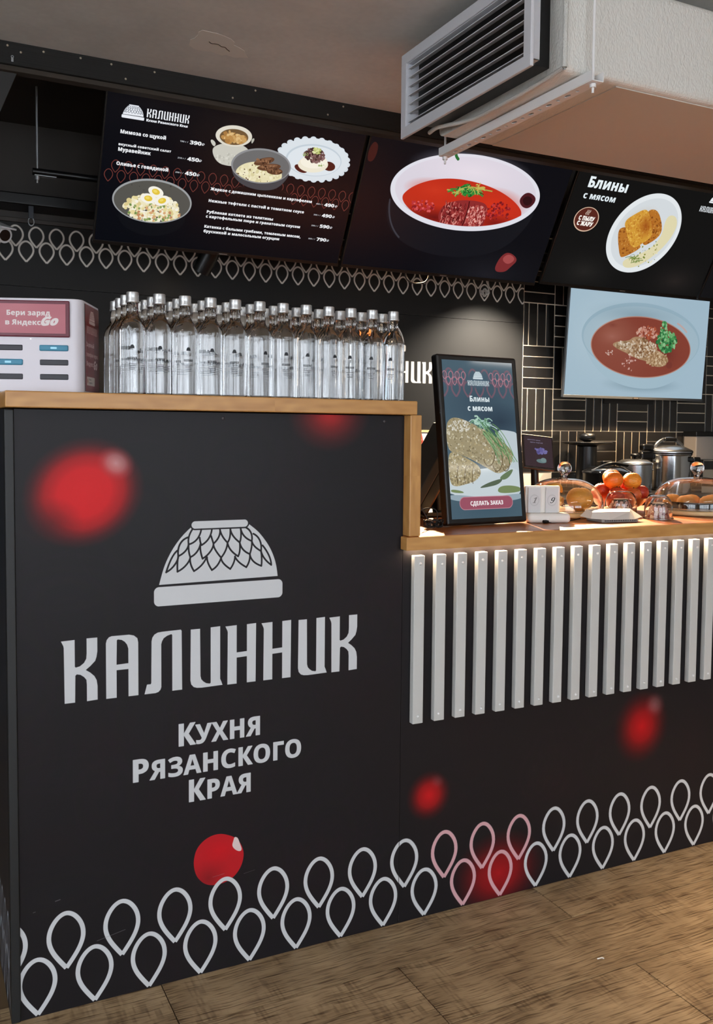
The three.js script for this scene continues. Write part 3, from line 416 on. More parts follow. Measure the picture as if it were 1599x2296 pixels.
function soupArt(c, w, h) {
  c.fillStyle = '#0b0c12'; c.fillRect(0, 0, w, h); c.scale(MM, MM); soft(c, 800, 620, 420, 200, [[0, 'rgba(30,30,36,0.9)'], [1, 'rgba(20,20,24,0)']]);
  blob(c, [[150, 250], [165, 420], [300, 520], [560, 560], [840, 500], [960, 340], [970, 220]], '#14151b'); c.strokeStyle = 'rgba(120,124,134,0.35)'; c.lineWidth = 8; c.beginPath(); c.moveTo(162, 300); c.quadraticCurveTo(175, 420, 260, 480); c.stroke();
  ell(c, 561, 224, 412, 186, -0.03, '#dfdfe8'); ell(c, 560, 220, 388, 168, -0.03, '#d9d3de'); soft(c, 560, 120, 360, 110, [[0, 'rgba(232,222,232,0.9)'], [1, 'rgba(226,214,226,0)']]);
  c.save(); ell(c, 560, 220, 386, 166, -0.03); c.clip();
  blob(c, [[205, 300], [250, 230], [370, 175], [520, 158], [700, 178], [840, 230], [912, 292], [850, 372], [640, 420], [380, 390]], '#bf301c'); soft(c, 720, 260, 200, 90, [[0, 'rgba(214,52,26,0.85)'], [1, 'rgba(200,44,24,0)']]); soft(c, 380, 230, 170, 60, [[0, 'rgba(206,58,34,0.7)'], [1, 'rgba(200,44,24,0)']]);
  soft(c, 420, 360, 240, 60, [[0, 'rgba(96,18,18,0.9)'], [1, 'rgba(110,20,18,0)']]); soft(c, 760, 350, 150, 50, [[0, 'rgba(110,20,20,0.8)'], [1, 'rgba(110,20,18,0)']]);
  bits(c, 340, 312, 66, 28, ['#b8343a', '#8a1e24', '#d85a5a'], 60, 4, 9); bits(c, 760, 290, 70, 46, ['#9c2026', '#c03a3c', '#7a181c'], 70, 4, 9);
  blob(c, [[430, 340], [450, 290], [520, 262], [610, 252], [690, 262], [700, 330], [690, 390], [560, 400], [450, 385]], '#8e2c2c'); const fib = (x0, x1, y0, y1, n, cols) => { for (let i = 0; i < n; i++) { const x = rnd(x0, x1), y = rnd(y0, y1), l = rnd(6, 20); c.strokeStyle = cols[Math.floor(rnd(cols.length))]; c.lineWidth = rnd(1.5, 4); c.lineCap = 'round'; c.beginPath(); c.moveTo(x, y); c.quadraticCurveTo(x + rnd(-6, 6), y + l / 2, x + rnd(-4, 4), y + l); c.stroke(); } };
  bits(c, 510, 330, 62, 56, ['#c0645e', '#6c1a1c', '#d88a80', '#a03a38', '#7e2224'], 150, 3, 9); bits(c, 640, 328, 52, 56, ['#d88078', '#b04a46', '#e8a69c', '#8e2c2c'], 130, 3, 9); fib(450, 575, 272, 372, 150, ['#5c1618', '#d27a70', '#9c3a38', '#4a1012']); fib(590, 692, 268, 372, 110, ['#7a2426', '#eaa89e', '#c06058']); c.strokeStyle = '#3e0e10'; c.lineWidth = 5; c.beginPath(); c.moveTo(582, 262); c.quadraticCurveTo(590, 320, 580, 384); c.stroke();
  c.restore();
  fern(c, 556, 226, 60, 78, ['#2f8a3a', '#1d6a2c', '#54a84c', '#8ab45a', '#175424'], 6); fern(c, 600, 210, 14, 80, ['#c2b85a', '#a8a650'], 5); fern(c, 500, 236, 8, 60, ['#a8b45a', '#2f8a3a'], 6);
  blob(c, [[852, 215], [888, 170], [948, 192], [952, 225], [922, 258], [880, 250]], '#4a1a20'); blob(c, [[870, 215], [895, 190], [935, 205], [930, 235], [900, 245]], '#2e1014'); blob(c, [[835, 600], [848, 520], [890, 484], [966, 522], [930, 570], [905, 600]], '#7a2c2e'); blob(c, [[860, 530], [895, 495], [950, 522], [910, 560]], '#a04a4a');
  blob(c, [[0, 90], [20, 50], [46, 70], [40, 140], [6, 150]], '#3e1a18'); blob(c, [[782, 4], [860, 0], [850, 18], [800, 28]], '#7a3028'); c.strokeStyle = '#2c6a34'; c.lineWidth = 14; c.lineCap = 'round'; c.beginPath(); c.moveTo(330, -6); c.quadraticCurveTo(340, 20, 380, 40); c.stroke(); c.beginPath(); c.moveTo(440, 28); c.quadraticCurveTo(432, 55, 458, 72); c.stroke();
}
function pancakeArt(c, w, h) {
  c.fillStyle = '#121212'; c.fillRect(0, 0, w, h); c.scale(MM, MM); soft(c, 900, 560, 300, 160, [[0, 'rgba(52,44,42,0.6)'], [1, 'rgba(20,20,20,0)']]); soft(c, 250, 560, 300, 160, [[0, 'rgba(46,44,42,0.6)'], [1, 'rgba(20,20,20,0)']]);
  fitText(c, 'Блины', 74, 115, 262, 54, '#e8f1f5', 'bold', 2.5); fitText(c, 'с мясом', 72, 174, 212, 34, '#e2ecf1', 'bold', 1);
  ell(c, 143, 280, 78, 66, 0, '#d9b9a0'); ell(c, 143, 279, 72, 61, 0, '#57271e'); c.strokeStyle = '#e8d8c8'; c.lineWidth = 3; for (const s of [-1, 0, 1]) { c.beginPath(); c.moveTo(140 + s * 9, 256); c.bezierCurveTo(126 + s * 9, 246, 150 + s * 9, 242, 142 + s * 9, 230); c.stroke(); }
  fitText(c, 'С ПЫЛУ', 92, 286, 102, 22, '#fbf7f0', 'bold', 2); fitText(c, 'С ЖАРУ', 92, 314, 102, 22, '#fbf7f0', 'bold', 2);
  c.save(); c.translate(550, 314); c.rotate(-0.62); ell(c, 0, 0, 240, 218, 0, '#e2e7ea'); ell(c, 4, 0, 214, 188, 0, '#d3d9dd'); soft(c, -20, -70, 140, 100, [[0, 'rgba(150,100,60,0.55)'], [1, 'rgba(200,180,150,0)']]); c.restore();
  blob(c, [[470, 470], [600, 420], [680, 330], [650, 200], [720, 190], [760, 260], [720, 380], [600, 500], [500, 520]], '#ded6ae'); bits(c, 620, 420, 90, 80, ['#6f7f2e', '#e8e0b8', '#8a8a3c'], 46, 2, 6);
  const cake = (p, col, n) => { blob(c, p, col[0]); c.save(); blob(c, p); c.clip(); const cx = p.reduce((s, q) => s + q[0], 0) / p.length, cy = p.reduce((s, q) => s + q[1], 0) / p.length; bits(c, cx, cy, 110, 110, col.slice(1), n, 2, 7); c.restore(); };
  cake([[366, 318], [395, 290], [450, 300], [560, 380], [560, 400], [468, 462], [440, 450]], ['#b5732c', '#9a5a1e', '#c98f45', '#84481a'], 220); cake([[500, 190], [572, 170], [640, 240], [668, 300], [630, 350], [560, 392]], ['#b5712a', '#9a5a1e', '#c98f45', '#7c4416'], 220);
  cake([[385, 262], [440, 215], [500, 176], [545, 215], [590, 280], [610, 328], [560, 370], [522, 402], [475, 376], [430, 320]], ['#d19a3a', '#e0b050', '#b87828', '#c98a34'], 320); soft(c, 540, 270, 60, 80, [[0, 'rgba(140,58,16,0.75)'], [1, 'rgba(160,80,20,0)']], -0.5); fern(c, 560, 470, 16, 70, ['#5c7a34', '#74883c'], 3);
  emblem(c, 905, 96, 62, '#e6ebf0', '#121212', false); word(c, 860, 150, 160, '#e6ebf0');
}
function borschtArt(c, w, h) {
  c.fillStyle = '#aac4d4'; c.fillRect(0, 0, w, h); c.scale(w / 1107, h / 639); soft(c, 300, 200, 700, 500, [[0, 'rgba(190,212,224,0.8)'], [1, 'rgba(170,196,212,0)']]);
  soft(c, 600, 560, 340, 60, [[0, 'rgba(96,124,138,0.8)'], [1, 'rgba(140,166,180,0)']]); blob(c, [[110, 260], [150, 400], [300, 530], [520, 590], [760, 580], [940, 480], [1030, 320], [1040, 240]], '#a9c4d3'); ell(c, 575, 272, 474, 222, 0.02, '#9db9c9'); ell(c, 577, 280, 462, 208, 0.02, '#a8c1cf'); soft(c, 520, 130, 420, 90, [[0, 'rgba(124,150,164,0.55)'], [1, 'rgba(150,176,190,0)']]);
  ell(c, 575, 325, 402, 192, 0.02, '#b98a7c'); ell(c, 575, 325, 395, 186, 0.02, '#8a4234'); c.save(); ell(c, 575, 325, 395, 186, 0.02); c.clip(); soft(c, 330, 270, 160, 80, [[0, 'rgba(160,96,84,0.9)'], [1, 'rgba(138,66,52,0)']]); soft(c, 330, 200, 60, 26, [[0, 'rgba(120,44,34,0.9)'], [1, 'rgba(138,66,52,0)']]); soft(c, 790, 360, 140, 120, [[0, 'rgba(112,48,40,0.8)'], [1, 'rgba(138,66,52,0)']]); c.restore();
  bits(c, 610, 230, 90, 40, ['#b0583c', '#c98a78', '#a04a30', '#d6a898'], 90, 4, 14); blob(c, [[330, 318], [380, 296], [470, 290], [500, 260], [590, 262], [650, 310], [700, 340], [800, 380], [790, 430], [700, 450], [620, 410], [540, 400], [470, 372], [380, 345]], '#a88664'); bits(c, 560, 330, 130, 60, ['#c8b49c', '#8e6a48', '#dccab4', '#7a5638', '#b89674'], 190, 4, 12); bits(c, 700, 395, 90, 46, ['#c4a480', '#98744e', '#dcc4a2'], 130, 4, 10); bits(c, 420, 320, 60, 22, ['#dcd0be', '#b8a284', '#8a6c4c'], 50, 4, 11);
  bits(c, 770, 280, 80, 66, ['#2f7a44', '#4f9a58', '#1f5c34', '#6cb070', '#8ec48e'], 170, 6, 15); bits(c, 740, 200, 24, 50, ['#2f7a44', '#4f9a58', '#8ec48e'], 50, 5, 11);
  bits(c, 480, 430, 60, 50, ['#d2a8a0', '#c08a80'], 20, 3, 9); bits(c, 330, 370, 40, 14, ['#d2b4aa'], 12, 3, 7); ell(c, 806, 428, 26, 22, 0, '#7c3a30');
  c.strokeStyle = 'rgba(206,170,164,0.8)'; c.lineWidth = 12; c.lineCap = 'round'; c.beginPath(); c.moveTo(850, 160); c.quadraticCurveTo(900, 180, 930, 210); c.stroke();
}
const glowMat = (c, k = GLOW) => new THREE.MeshPhysicalMaterial({ color: 0x050506, roughness: 0.25, specularIntensity: 0.45, emissive: 0xffffff, emissiveMap: ctex(c), emissiveIntensity: k });
function screenPlate(w, h) { return box(w, h, 0.0016); }
function television(label, x0, y, z, tilt, W, H, art, k, frame, group) {
  const t = thing('television', label, 'television', [x0 + W / 2, y, z], 0, group); t.rotation.x = tilt;
  part(t, 'housing', rbox(W, H, 0.022, 0.004, 2, 0, H / 2, -0.0115), frame);
  part(t, 'back_cover', rbox(W * 0.72, H * 0.66, 0.032, 0.012, 2, 0, H * 0.45, -0.038), M.matt);
  const b = 0.006, lb = 0.016;
  const s = part(t, 'screen', screenPlate(W - 2 * b, H - b - lb), [M.black, M.black, M.black, M.black, glowMat(art, k), M.black], [0, (H - b + lb) / 2, 0.0002]);
  part(t, 'lower_bezel', rbox(W, lb - 0.001, 0.003, 0.001, 1, 0, lb / 2, 0.0006), frame);
  const plate = canvas(128, 24, (c, w, h) => { c.fillStyle = '#24211f'; c.fillRect(0, 0, w, h); fitText(c, 'XIAOMI', 16, 18, 96, 12, '#b8a99c'); });
  part(t, 'brand_plate', box(0.05, 0.009, 0.004), [M.black, M.black, M.black, M.black, std(0xffffff, 0.4, 0, { map: ctex(plate) }), M.black], [0, lb / 2 - 0.001, 0.0012]);
  return t;
}
const A = (f, w = 1384, h = 799) => canvas(w, h, f);
const dkf = std(0x1b1715, 0.35);
television('wide menu screen listing dishes and prices beside clay pot and bowls', 0.530, 2.1005, -1.8404, 0.528, 1.107, 0.639, A(menuArt), GLOW, dkf, 'tilted menu screens under the beam');
television('menu screen showing red soup with meat in a large white bowl', 1.652, 2.1005, -1.8404, 0.528, 1.107, 0.639, A(soupArt), GLOW, dkf, 'tilted menu screens under the beam');
television('menu screen showing golden pancakes in a tilted white oval dish', 2.795, 2.1124, -1.8404, 0.528, 1.107, 0.639, A(pancakeArt), GLOW, dkf, 'tilted menu screens under the beam');
television('dark menu screen beside the pancake screen', 3.915, 2.1124, -1.8404, 0.528, 1.107, 0.639, canvas(64, 36, (c) => { c.fillStyle = '#121214'; c.fillRect(0, 0, 64, 36); }), GLOW, dkf, 'tilted menu screens under the beam');
{
  const tv = television('wall screen showing borscht in a pale blue bowl in front of black tiles', 3.318, 1.548, -2.295, 0.07, 1.125, 0.645, A(borschtArt), GLOW * 0.85, std(0x6a6d70, 0.35, 0.6));
  const l = new THREE.RectAreaLight(new THREE.Color(0.75, 0.85, 0.95), 0.35, 1.1, 0.62); l.position.set(0, 0.33, 0.004); l.rotation.y = Math.PI; l.name = 'screen_light'; tv.add(l);
  part(tv, 'wall_bracket', box(0.4, 0.3, 0.012, 0, 0.12, -0.061), M.matt);
}
{ // the pipe that carries the menu screens
  const t = thing('screen_mount', 'black pipe on threaded rods carrying the tilted menu screens', 'mount'), z = -1.86, a = at(73, 384, z);
  part(t, 'pipe', bar(V(a.x, a.y, z), V(4.9, a.y, z), 0.014, 14), M.black);
  for (const x of [a.x + 0.018, 1.6, 2.76, 3.9]) {
    part(t, 'threaded_rod', cyl(0.005, 0.005, CEIL - a.y + 0.045, 10, x, (CEIL + a.y - 0.045) / 2, z), M.zinc);
    part(t, 'nut', new THREE.CylinderGeometry(0.011, 0.011, 0.016, 6).translate(x, a.y - 0.024, z), M.zinc);
    part(t, 'washer', rbox(0.085, 0.004, 0.03, 0.001, 1, x + 0.03, a.y - 0.0155, z), M.zinc);
  }
  for (const x of [0.8, 1.36, 1.93, 2.48, 3.06, 3.62]) part(t, 'arm', bar(V(x, a.y - 0.002, z), V(x, a.y - 0.06, z + 0.055), 0.010, 8), M.black);
}
{ // dark trunking behind the screens, with a ring hook
  const a = at(0, 436, -2.2), t = one('cable_trunking', 'black horizontal cable trunking on the dark upper wall', 'trunking', rbox(5.4, 0.05, 0.16, 0.006, 2, 2.1, a.y, -2.308), M.black);
  const b = at(72, 462, -2.2), h = thing('hook_ring', 'small metal ring hanging from the black trunking', 'hook', [b.x, a.y - 0.025, -2.24]);
  part(h, 'strap', rbox(0.022, 0.055, 0.006, 0.002, 1, 0, -0.0275, 0), std(0x1c222c, 0.4)); part(h, 'ring', new THREE.TorusGeometry(0.012, 0.002, 8, 20).scale(1, 1.5, 1).translate(0, -0.068, 0), M.zinc);
  const q = at(160, 458, BACK); part(wallOf(), 'upper_ledge', rbox(5.4, 0.02, 0.03, 0.003, 1, 2.1, 2.268, BACK - 0.005), M.darkwall);
}
function wallOf() { return scene.children.find((o) => o.name === 'wall_back'); }
{ // bullet camera on the upper wall
  const q = at(6, 527, -2.12), t = thing('security_camera', 'small white bullet security camera above the leaf print', 'camera', [q.x - 0.02, q.y + 0.01, -2.12], 0.5);
  part(t, 'body', cyl(0.033, 0.033, 0.11, 24).rotateX(Math.PI / 2).rotateX(0.35), M.white); part(t, 'lens', cyl(0.024, 0.024, 0.006, 24).rotateX(Math.PI / 2).translate(0, 0, 0.054).rotateX(0.35), M.black);
  part(t, 'hood', rbox(0.072, 0.008, 0.13, 0.003, 2, 0, 0.034, 0.01).rotateX(0.35), M.white); part(t, 'arm', bar(V(0, 0, -0.04), V(-0.02, 0.0, -0.215), 0.012, 12), M.white);
}
// ------------------------------------------------------------------ spot lamps of the kitchen
function spot(label, pos, aim, k, angle, color, r = 0.037, len = 0.12, stemTo = CEIL) {
  const t = thing('spot_lamp', label, 'lamp', [pos.x, pos.y, pos.z], 0, 'black spot lamps behind the menu screens'), d = aim.clone().sub(pos).normalize(), q = new THREE.Quaternion().setFromUnitVectors(V(0, -1, 0), d);
  const h = part(t, 'head', lathe([[0, len / 2], [r * 0.9, len / 2], [r, len / 2 - 0.006], [r, -len / 2], [r - 0.003, -len / 2], [r - 0.004, -len / 2 + 0.02], [0, -len / 2 + 0.022]], 28), M.black); h.quaternion.copy(q);
  const g = part(t, 'bulb', cyl(r - 0.006, r - 0.006, 0.004, 24, 0, -len / 2 + 0.018, 0), std(0x000000, 0.5, 0, { emissive: color, emissiveIntensity: 8 })); g.quaternion.copy(q);
  part(t, 'stem', cyl(0.006, 0.006, stemTo - pos.y, 10, 0, (stemTo - pos.y) / 2, 0), M.black);
  const l = new THREE.SpotLight(color, k, 0, angle, 0.9, 2); l.position.copy(d.clone().multiplyScalar(len / 2 - 0.008)); l.target.position.copy(d.clone().multiplyScalar(1)); t.add(l); t.add(l.target); l.name = 'lamp_light'; l.target.name = 'lamp_aim'; l.castShadow = true; l.shadow.radius = 1.2;
}
{
  const p = at(464, 588, -2.02); spot('black spot lamp tilted below the menu list screen', V(p.x, p.y + 0.01, -2.02), V(p.x - 0.25, p.y - 0.62, -2.36), 3, 0.55, WARM2, 0.042, 0.12);
  spot('black spot lamp aimed at the printed wall board beside the tiles', V(2.95, 2.24, -1.93), V(2.72, 1.2, -2.37), 24, 0.85, new THREE.Color(1, 0.9, 0.76));
  spot('black spot lamp aimed at the tiles beside the wall screen', V(3.75, 2.24, -2.0), V(3.6, 1.2, -2.25), 20, 0.9, WARM2);
  spot('black spot lamp aimed at the fruit on the worktop', V(2.2, 2.23, -2.1), V(1.75, 1.06, -0.25), 88, 0.36, WARM);
  spot('black spot lamp aimed at the glass domes on the worktop', V(3.1, 2.23, -2.1), V(2.25, 1.06, -0.25), 88, 0.36, WARM);
}
{ // warm downlight in the hall ceiling
  const t = thing('ceiling_downlight', 'round warm downlight in the hall ceiling', 'lamp', [2.5, CEIL, 1.05]);
  part(t, 'ring', lathe([[0.035, -0.002], [0.055, -0.008], [0.06, -0.001], [0.06, 0]], 28), M.white); part(t, 'bulb', cyl(0.035, 0.035, 0.004, 24, 0, -0.004, 0), std(0x000000, 0.5, 0, { emissive: WARM2, emissiveIntensity: 8 }));
  const l = new THREE.SpotLight(WARM2, 26, 0, 0.5, 0.8, 2); l.position.set(0, -0.012, 0); l.target.position.set(-0.1, -2, 0); t.add(l); t.add(l.target); l.name = 'lamp_light'; l.target.name = 'lamp_aim'; l.castShadow = true;
}
{ // cables that hang below the screens
  const a0 = at(0, 436, -2.2);
  const z = -1.98, p = [[905, 608], [912, 625], [935, 636], [958, 628], [962, 606]].map(([a, b]) => at(a, b, z)); p[0].y += 0.06; p[4].y += 0.06;
  one('black_cable', 'black cable loop hanging below the soup screen', 'cable', tube(p, 0.004, 40, 8), M.rubber);
  const c = at(1087, 656, -2.2), ring = []; for (let i = 0; i < 60; i++) { const a = i / 60 * Math.PI * 7, r = 0.018 + 0.006 * Math.sin(i * 1.7); ring.push(V(c.x + Math.cos(a) * r, c.y + Math.sin(a) * r * 0.9, -2.2 + 0.012 * Math.sin(i * 0.6))); } ring.push(V(c.x + 0.03, c.y + 0.02, -2.21), V(c.x + 0.02, c.y + 0.1, -2.215), V(c.x, a0.y - 0.028, -2.25));
  one('white_cable_coil', 'small coil of pale cable in front of the leaf print', 'cable', tube(ring, 0.003, 260, 6), std(0xb9b6b0, 0.5));
}
// ------------------------------------------------------------------ bottles on the tall counter
const ORD = ['nearest the charging station', 'second from the charging station', 'third from the charging station', 'fourth from the charging station', 'fifth from the charging station', 'sixth from the charging station', 'sixth from the wooden end upright', 'fifth from the wooden end upright', 'fourth from the wooden end upright', 'third from the wooden end upright', 'second from the wooden end upright', 'nearest the wooden end upright'];
function onY(px, py, y) { const d = V((px - PX) / FOCAL, -(py - PY) / FOCAL, -1).applyQuaternion(LOOK); return EYE.clone().addScaledVector(d, (y - EYE.y) / d.y); }
{
  const R = 0.0300, glass = new THREE.MeshPhysicalMaterial({ color: 0xffffff, roughness: 0.0, transmission: 1, thickness: 0.05, ior: 1.46 });
  const glassG = lathe([[0, 0.004], [R - 0.010, 0.0025], [R - 0.006, 0.0], [R - 0.004, 0.0], [R - 0.0008, 0.0016], [R, 0.005], [R, 0.146], [R - 0.0012, 0.155], [R - 0.005, 0.166], [R - 0.011, 0.1755], [0.0150, 0.183], [0.0134, 0.189], [0.0130, 0.196], [0.0130, 0.214], [0, 0.214]], 96);
  { const p = glassG.attributes.position; for (let i = 0; i < p.count; i++) { const x = p.getX(i), y = p.getY(i), z = p.getZ(i), a = Math.atan2(z, x), k = y > 0.004 && y < 0.18 ? 1 : 0.3, f = 1 + k * (0.0045 * Math.sin(7 * a + 0.4) + 0.0035 * Math.sin(13 * a + 1.9) + 0.0022 * Math.sin(23 * a + 0.7)); p.setX(i, x * f); p.setZ(i, z * f); } glassG.computeVertexNormals(); }
  const capPts = [[0, 0.2365], [0.0128, 0.2365], [0.0142, 0.235], [0.0144, 0.226], [0.0139, 0.2245], [0.0144, 0.2235], [0.0146, 0.217], [0.0155, 0.2155], [0.0155, 0.2125], [0.0136, 0.2115]];
  const capG = lathe(capPts, 32), capM = std(0xcfd1d3, 0.35, 0.85);
  const art = canvas(128, 256, (c, ww, h) => { c.clearRect(0, 0, ww, h); c.translate(0, 0); emblem(c, 44, 74, 40, '#20242a', '#aab0b4', false); word(c, 22, 150, 84, '#2b2f35'); c.fillStyle = '#3b4046'; for (let i = 0; i < 4; i++) c.fillRect(30 + i * 3, 180 + i * 12, 68 - i * 6, 3); });
  const labelM = new THREE.MeshStandardMaterial({ map: ctex(art), alphaMap: null, transparent: true, alphaTest: 0.3, roughness: 0.6, side: THREE.DoubleSide });
  const labelG = new THREE.CylinderGeometry(R + 0.0003, R + 0.0003, 0.085, 16, 1, true, -0.55, 1.1);
  const proto = thing('water_bottle', '', 'bottle', [0, 0, 0], 0);
  part(proto, 'glass', glassG, glass).userData.label = 'clear glass filled with water'; part(proto, 'cap', capG, capM).userData.label = 'silver screw cap'; part(proto, 'print', labelG, labelM, [0, 0.087, 0]).userData.label = 'dark printed mark';
  let first = true;
  for (let r = 0; r < 4; r++) for (let i = 0; i < 12; i++) {
    const o = first ? proto : proto.clone(); if (!first) { o.name = numbered('water_bottle'); scene.add(o); } first = false;
    o.position.set(0.2985 + i * 0.0622 + rnd(-0.0006, 0.0006), TOP_HI + 0.0003, -0.0345 - r * 0.0625 + rnd(-0.0008, 0.0008)); o.rotation.y = rnd(-0.5, 0.5) - 0.2;
    const rows = ['front-row', 'second-row', 'third-row', 'back-row'];
    o.userData.label = rows[r] + ' clear glass water bottle, ' + ORD[i]; o.userData.group = 'water bottles on the tall counter';
  }
  const a = at(255, 673, -0.345), b = at(600, 691, -0.345);
  one('display_board', 'pale board standing upright behind the water bottles', 'board', rbox(b.x - a.x, a.y - TOP_HI, 0.01, 0.002, 1, (a.x + b.x) / 2, (a.y + TOP_HI) / 2 + 0.0004, -0.345), std(0xd8d4cc, 0.6));
}
// ------------------------------------------------------------------ power bank station
{
  const w = 0.30, h = 0.212, d = 0.165, psi = 0.40, cr = 0.026, t = thing('charging_station', 'white power bank rental station with pink screen and red poster side', 'charging station');
  const corner = at(184, 780, -0.03); t.position.set(corner.x, TOP_HI, -0.032); t.rotation.y = -psi;      // origin: the front right corner
  const s = new THREE.Shape(); s.moveTo(-w, 0); s.lineTo(-w, -d); s.lineTo(0, -d); s.lineTo(0, -cr); s.absarc(-cr, -cr, cr, 0, Math.PI / 2, false); s.lineTo(-w, 0);
  const body = new THREE.ExtrudeGeometry(s, { depth: h - 0.006, bevelEnabled: true, bevelSize: 0.003, bevelThickness: 0.003, bevelSegments: 2, bevelOffset: -0.003, curveSegments: 10 }).rotateX(-Math.PI / 2).scale(1, 1, -1);
  { const p = body.attributes.position; for (let i = 0; i < p.count; i += 3) for (let k = 0; k < 3; k++) { const a = p.getComponent(i + 1, k); p.setComponent(i + 1, k, p.getComponent(i + 2, k)); p.setComponent(i + 2, k, a); } body.computeVertexNormals(); }
  part(t, 'housing', body.translate(0, 0.0035, 0), std(0xd6d3dc, 0.4)); part(t, 'base', box(w - 0.03, 0.004, d - 0.03, -w / 2, 0.002, -d / 2), M.black);
  const art = canvas(1024, 330, (c, W, H) => {
    c.fillStyle = '#d2828f'; c.fillRect(0, 0, W, H); for (let i = 0; i < 6; i++) soft(c, rnd(W), rnd(H), 300, 120, [[0, 'rgba(226,150,160,0.35)'], [1, 'rgba(210,130,143,0)']]);
    c.fillStyle = '#e3a7b6'; rrect(c, 300, 70, 150, 190, 14); c.fill(); fitText(c, 'Яндекс Пауэрбанк', 318, 102, 116, 9, '#8a5060'); c.fillStyle = '#dba0b0'; c.fillRect(322, 118, 106, 106);
    fitText(c, 'Бери заряд', 512, 130, 380, 56, '#fff6f8', 'bold', 2); fitText(c, 'в Яндекс', 500, 236, 310, 56, '#fff6f8', 'bold', 2); c.save(); c.transform(1, -0.05, -0.3, 1, 70, 18); fitText(c, 'Go', 808, 262, 150, 92, '#fff6f8', 'bold', 12); c.restore();
  });
  const sw = 0.262, shh = 0.066;
  part(t, 'screen_bezel', rbox(sw + 0.016, shh + 0.016, 0.007, 0.003, 2, -0.034 - sw / 2, h - 0.046, 0.0022), std(0x641f31, 0.3));
  part(t, 'screen', box(sw, shh, 0.002), [M.black, M.black, M.black, M.black, glowMat(art, GLOW * 0.62), M.black], [-0.034 - sw / 2, h - 0.046, 0.0056]).userData.label = 'pink advertising screen';
  part(t, 'status_light', cyl(0.0018, 0.0018, 0.001, 10).rotateX(Math.PI / 2), std(0x000000, 0.5, 0, { emissive: C(0xffffff), emissiveIntensity: 1 }), [-0.113, 0.121, 0.0008]);
  const slotG = rbox(0.064, 0.0135, 0.006, 0.0028, 3), lit = [[0, 0], [1, 1]];
  for (let i = 0; i < 3; i++) for (let k = 0; k < 3; k++) {
    const on = lit.some(([a, b]) => a === k && b === i), o = part(t, on ? 'power_bank' : 'slot', slotG, on ? std(0x2f7f9e, 0.35) : std(0x33343c, 0.5), [-0.062 - k * 0.101, 0.101 - i * 0.0325, on ? 0.0006 : -0.0015]);
    if (on) { o.userData.label = 'teal power bank with a lit mark'; part(o, 'light_mark', rbox(0.014, 0.0045, 0.002, 0.0009, 1, 0, 0, 0.003), std(0x000000, 0.5, 0, { emissive: C(0x9fd8ee), emissiveIntensity: 1 })); }
  }
  const red = canvas(300, 512, (c, W, H) => {
    c.fillStyle = '#7c2024'; c.fillRect(0, 0, W, H); c.fillStyle = '#6a1a1f'; c.fillRect(190, 0, 110, H);
    emblem(c, 84, 108, 128, '#d8bcb8', '#7c2024'); word(c, 34, 168, 226, '#cfa9a6'); fitText(c, 'Заряжай', 24, 246, 170, 26, '#d9bcb9'); fitText(c, 'телефон через', 24, 304, 250, 26, '#d9bcb9'); fitText(c, 'Яндекс', 24, 360, 150, 28, '#d9bcb9'); c.save(); c.transform(1, 0, -0.25, 1, 90, 0); fitText(c, 'Go', 178, 372, 82, 50, '#e0c8c6', 'bold', 4); c.restore();
    c.fillStyle = '#cfc0b6'; rrect(c, 30, 424, 170, 52, 8); c.fill(); fitText(c, 'Твоя', 74, 444, 50, 10, '#3a2a28'); fitText(c, 'карта', 74, 464, 70, 12, '#3a2a28'); ell(c, 50, 450, 10, 14, 0, '#b0703c');
  });
  part(t, 'poster', box(0.0012, h - 0.012, d - 0.028), [std(0xffffff, 0.35, 0, { map: ctex(red) }), M.black, M.black, M.black, M.black, M.black], [0.0008, h / 2, -d / 2 - 0.012]).userData.label = 'red poster with emblem and lettering';
}
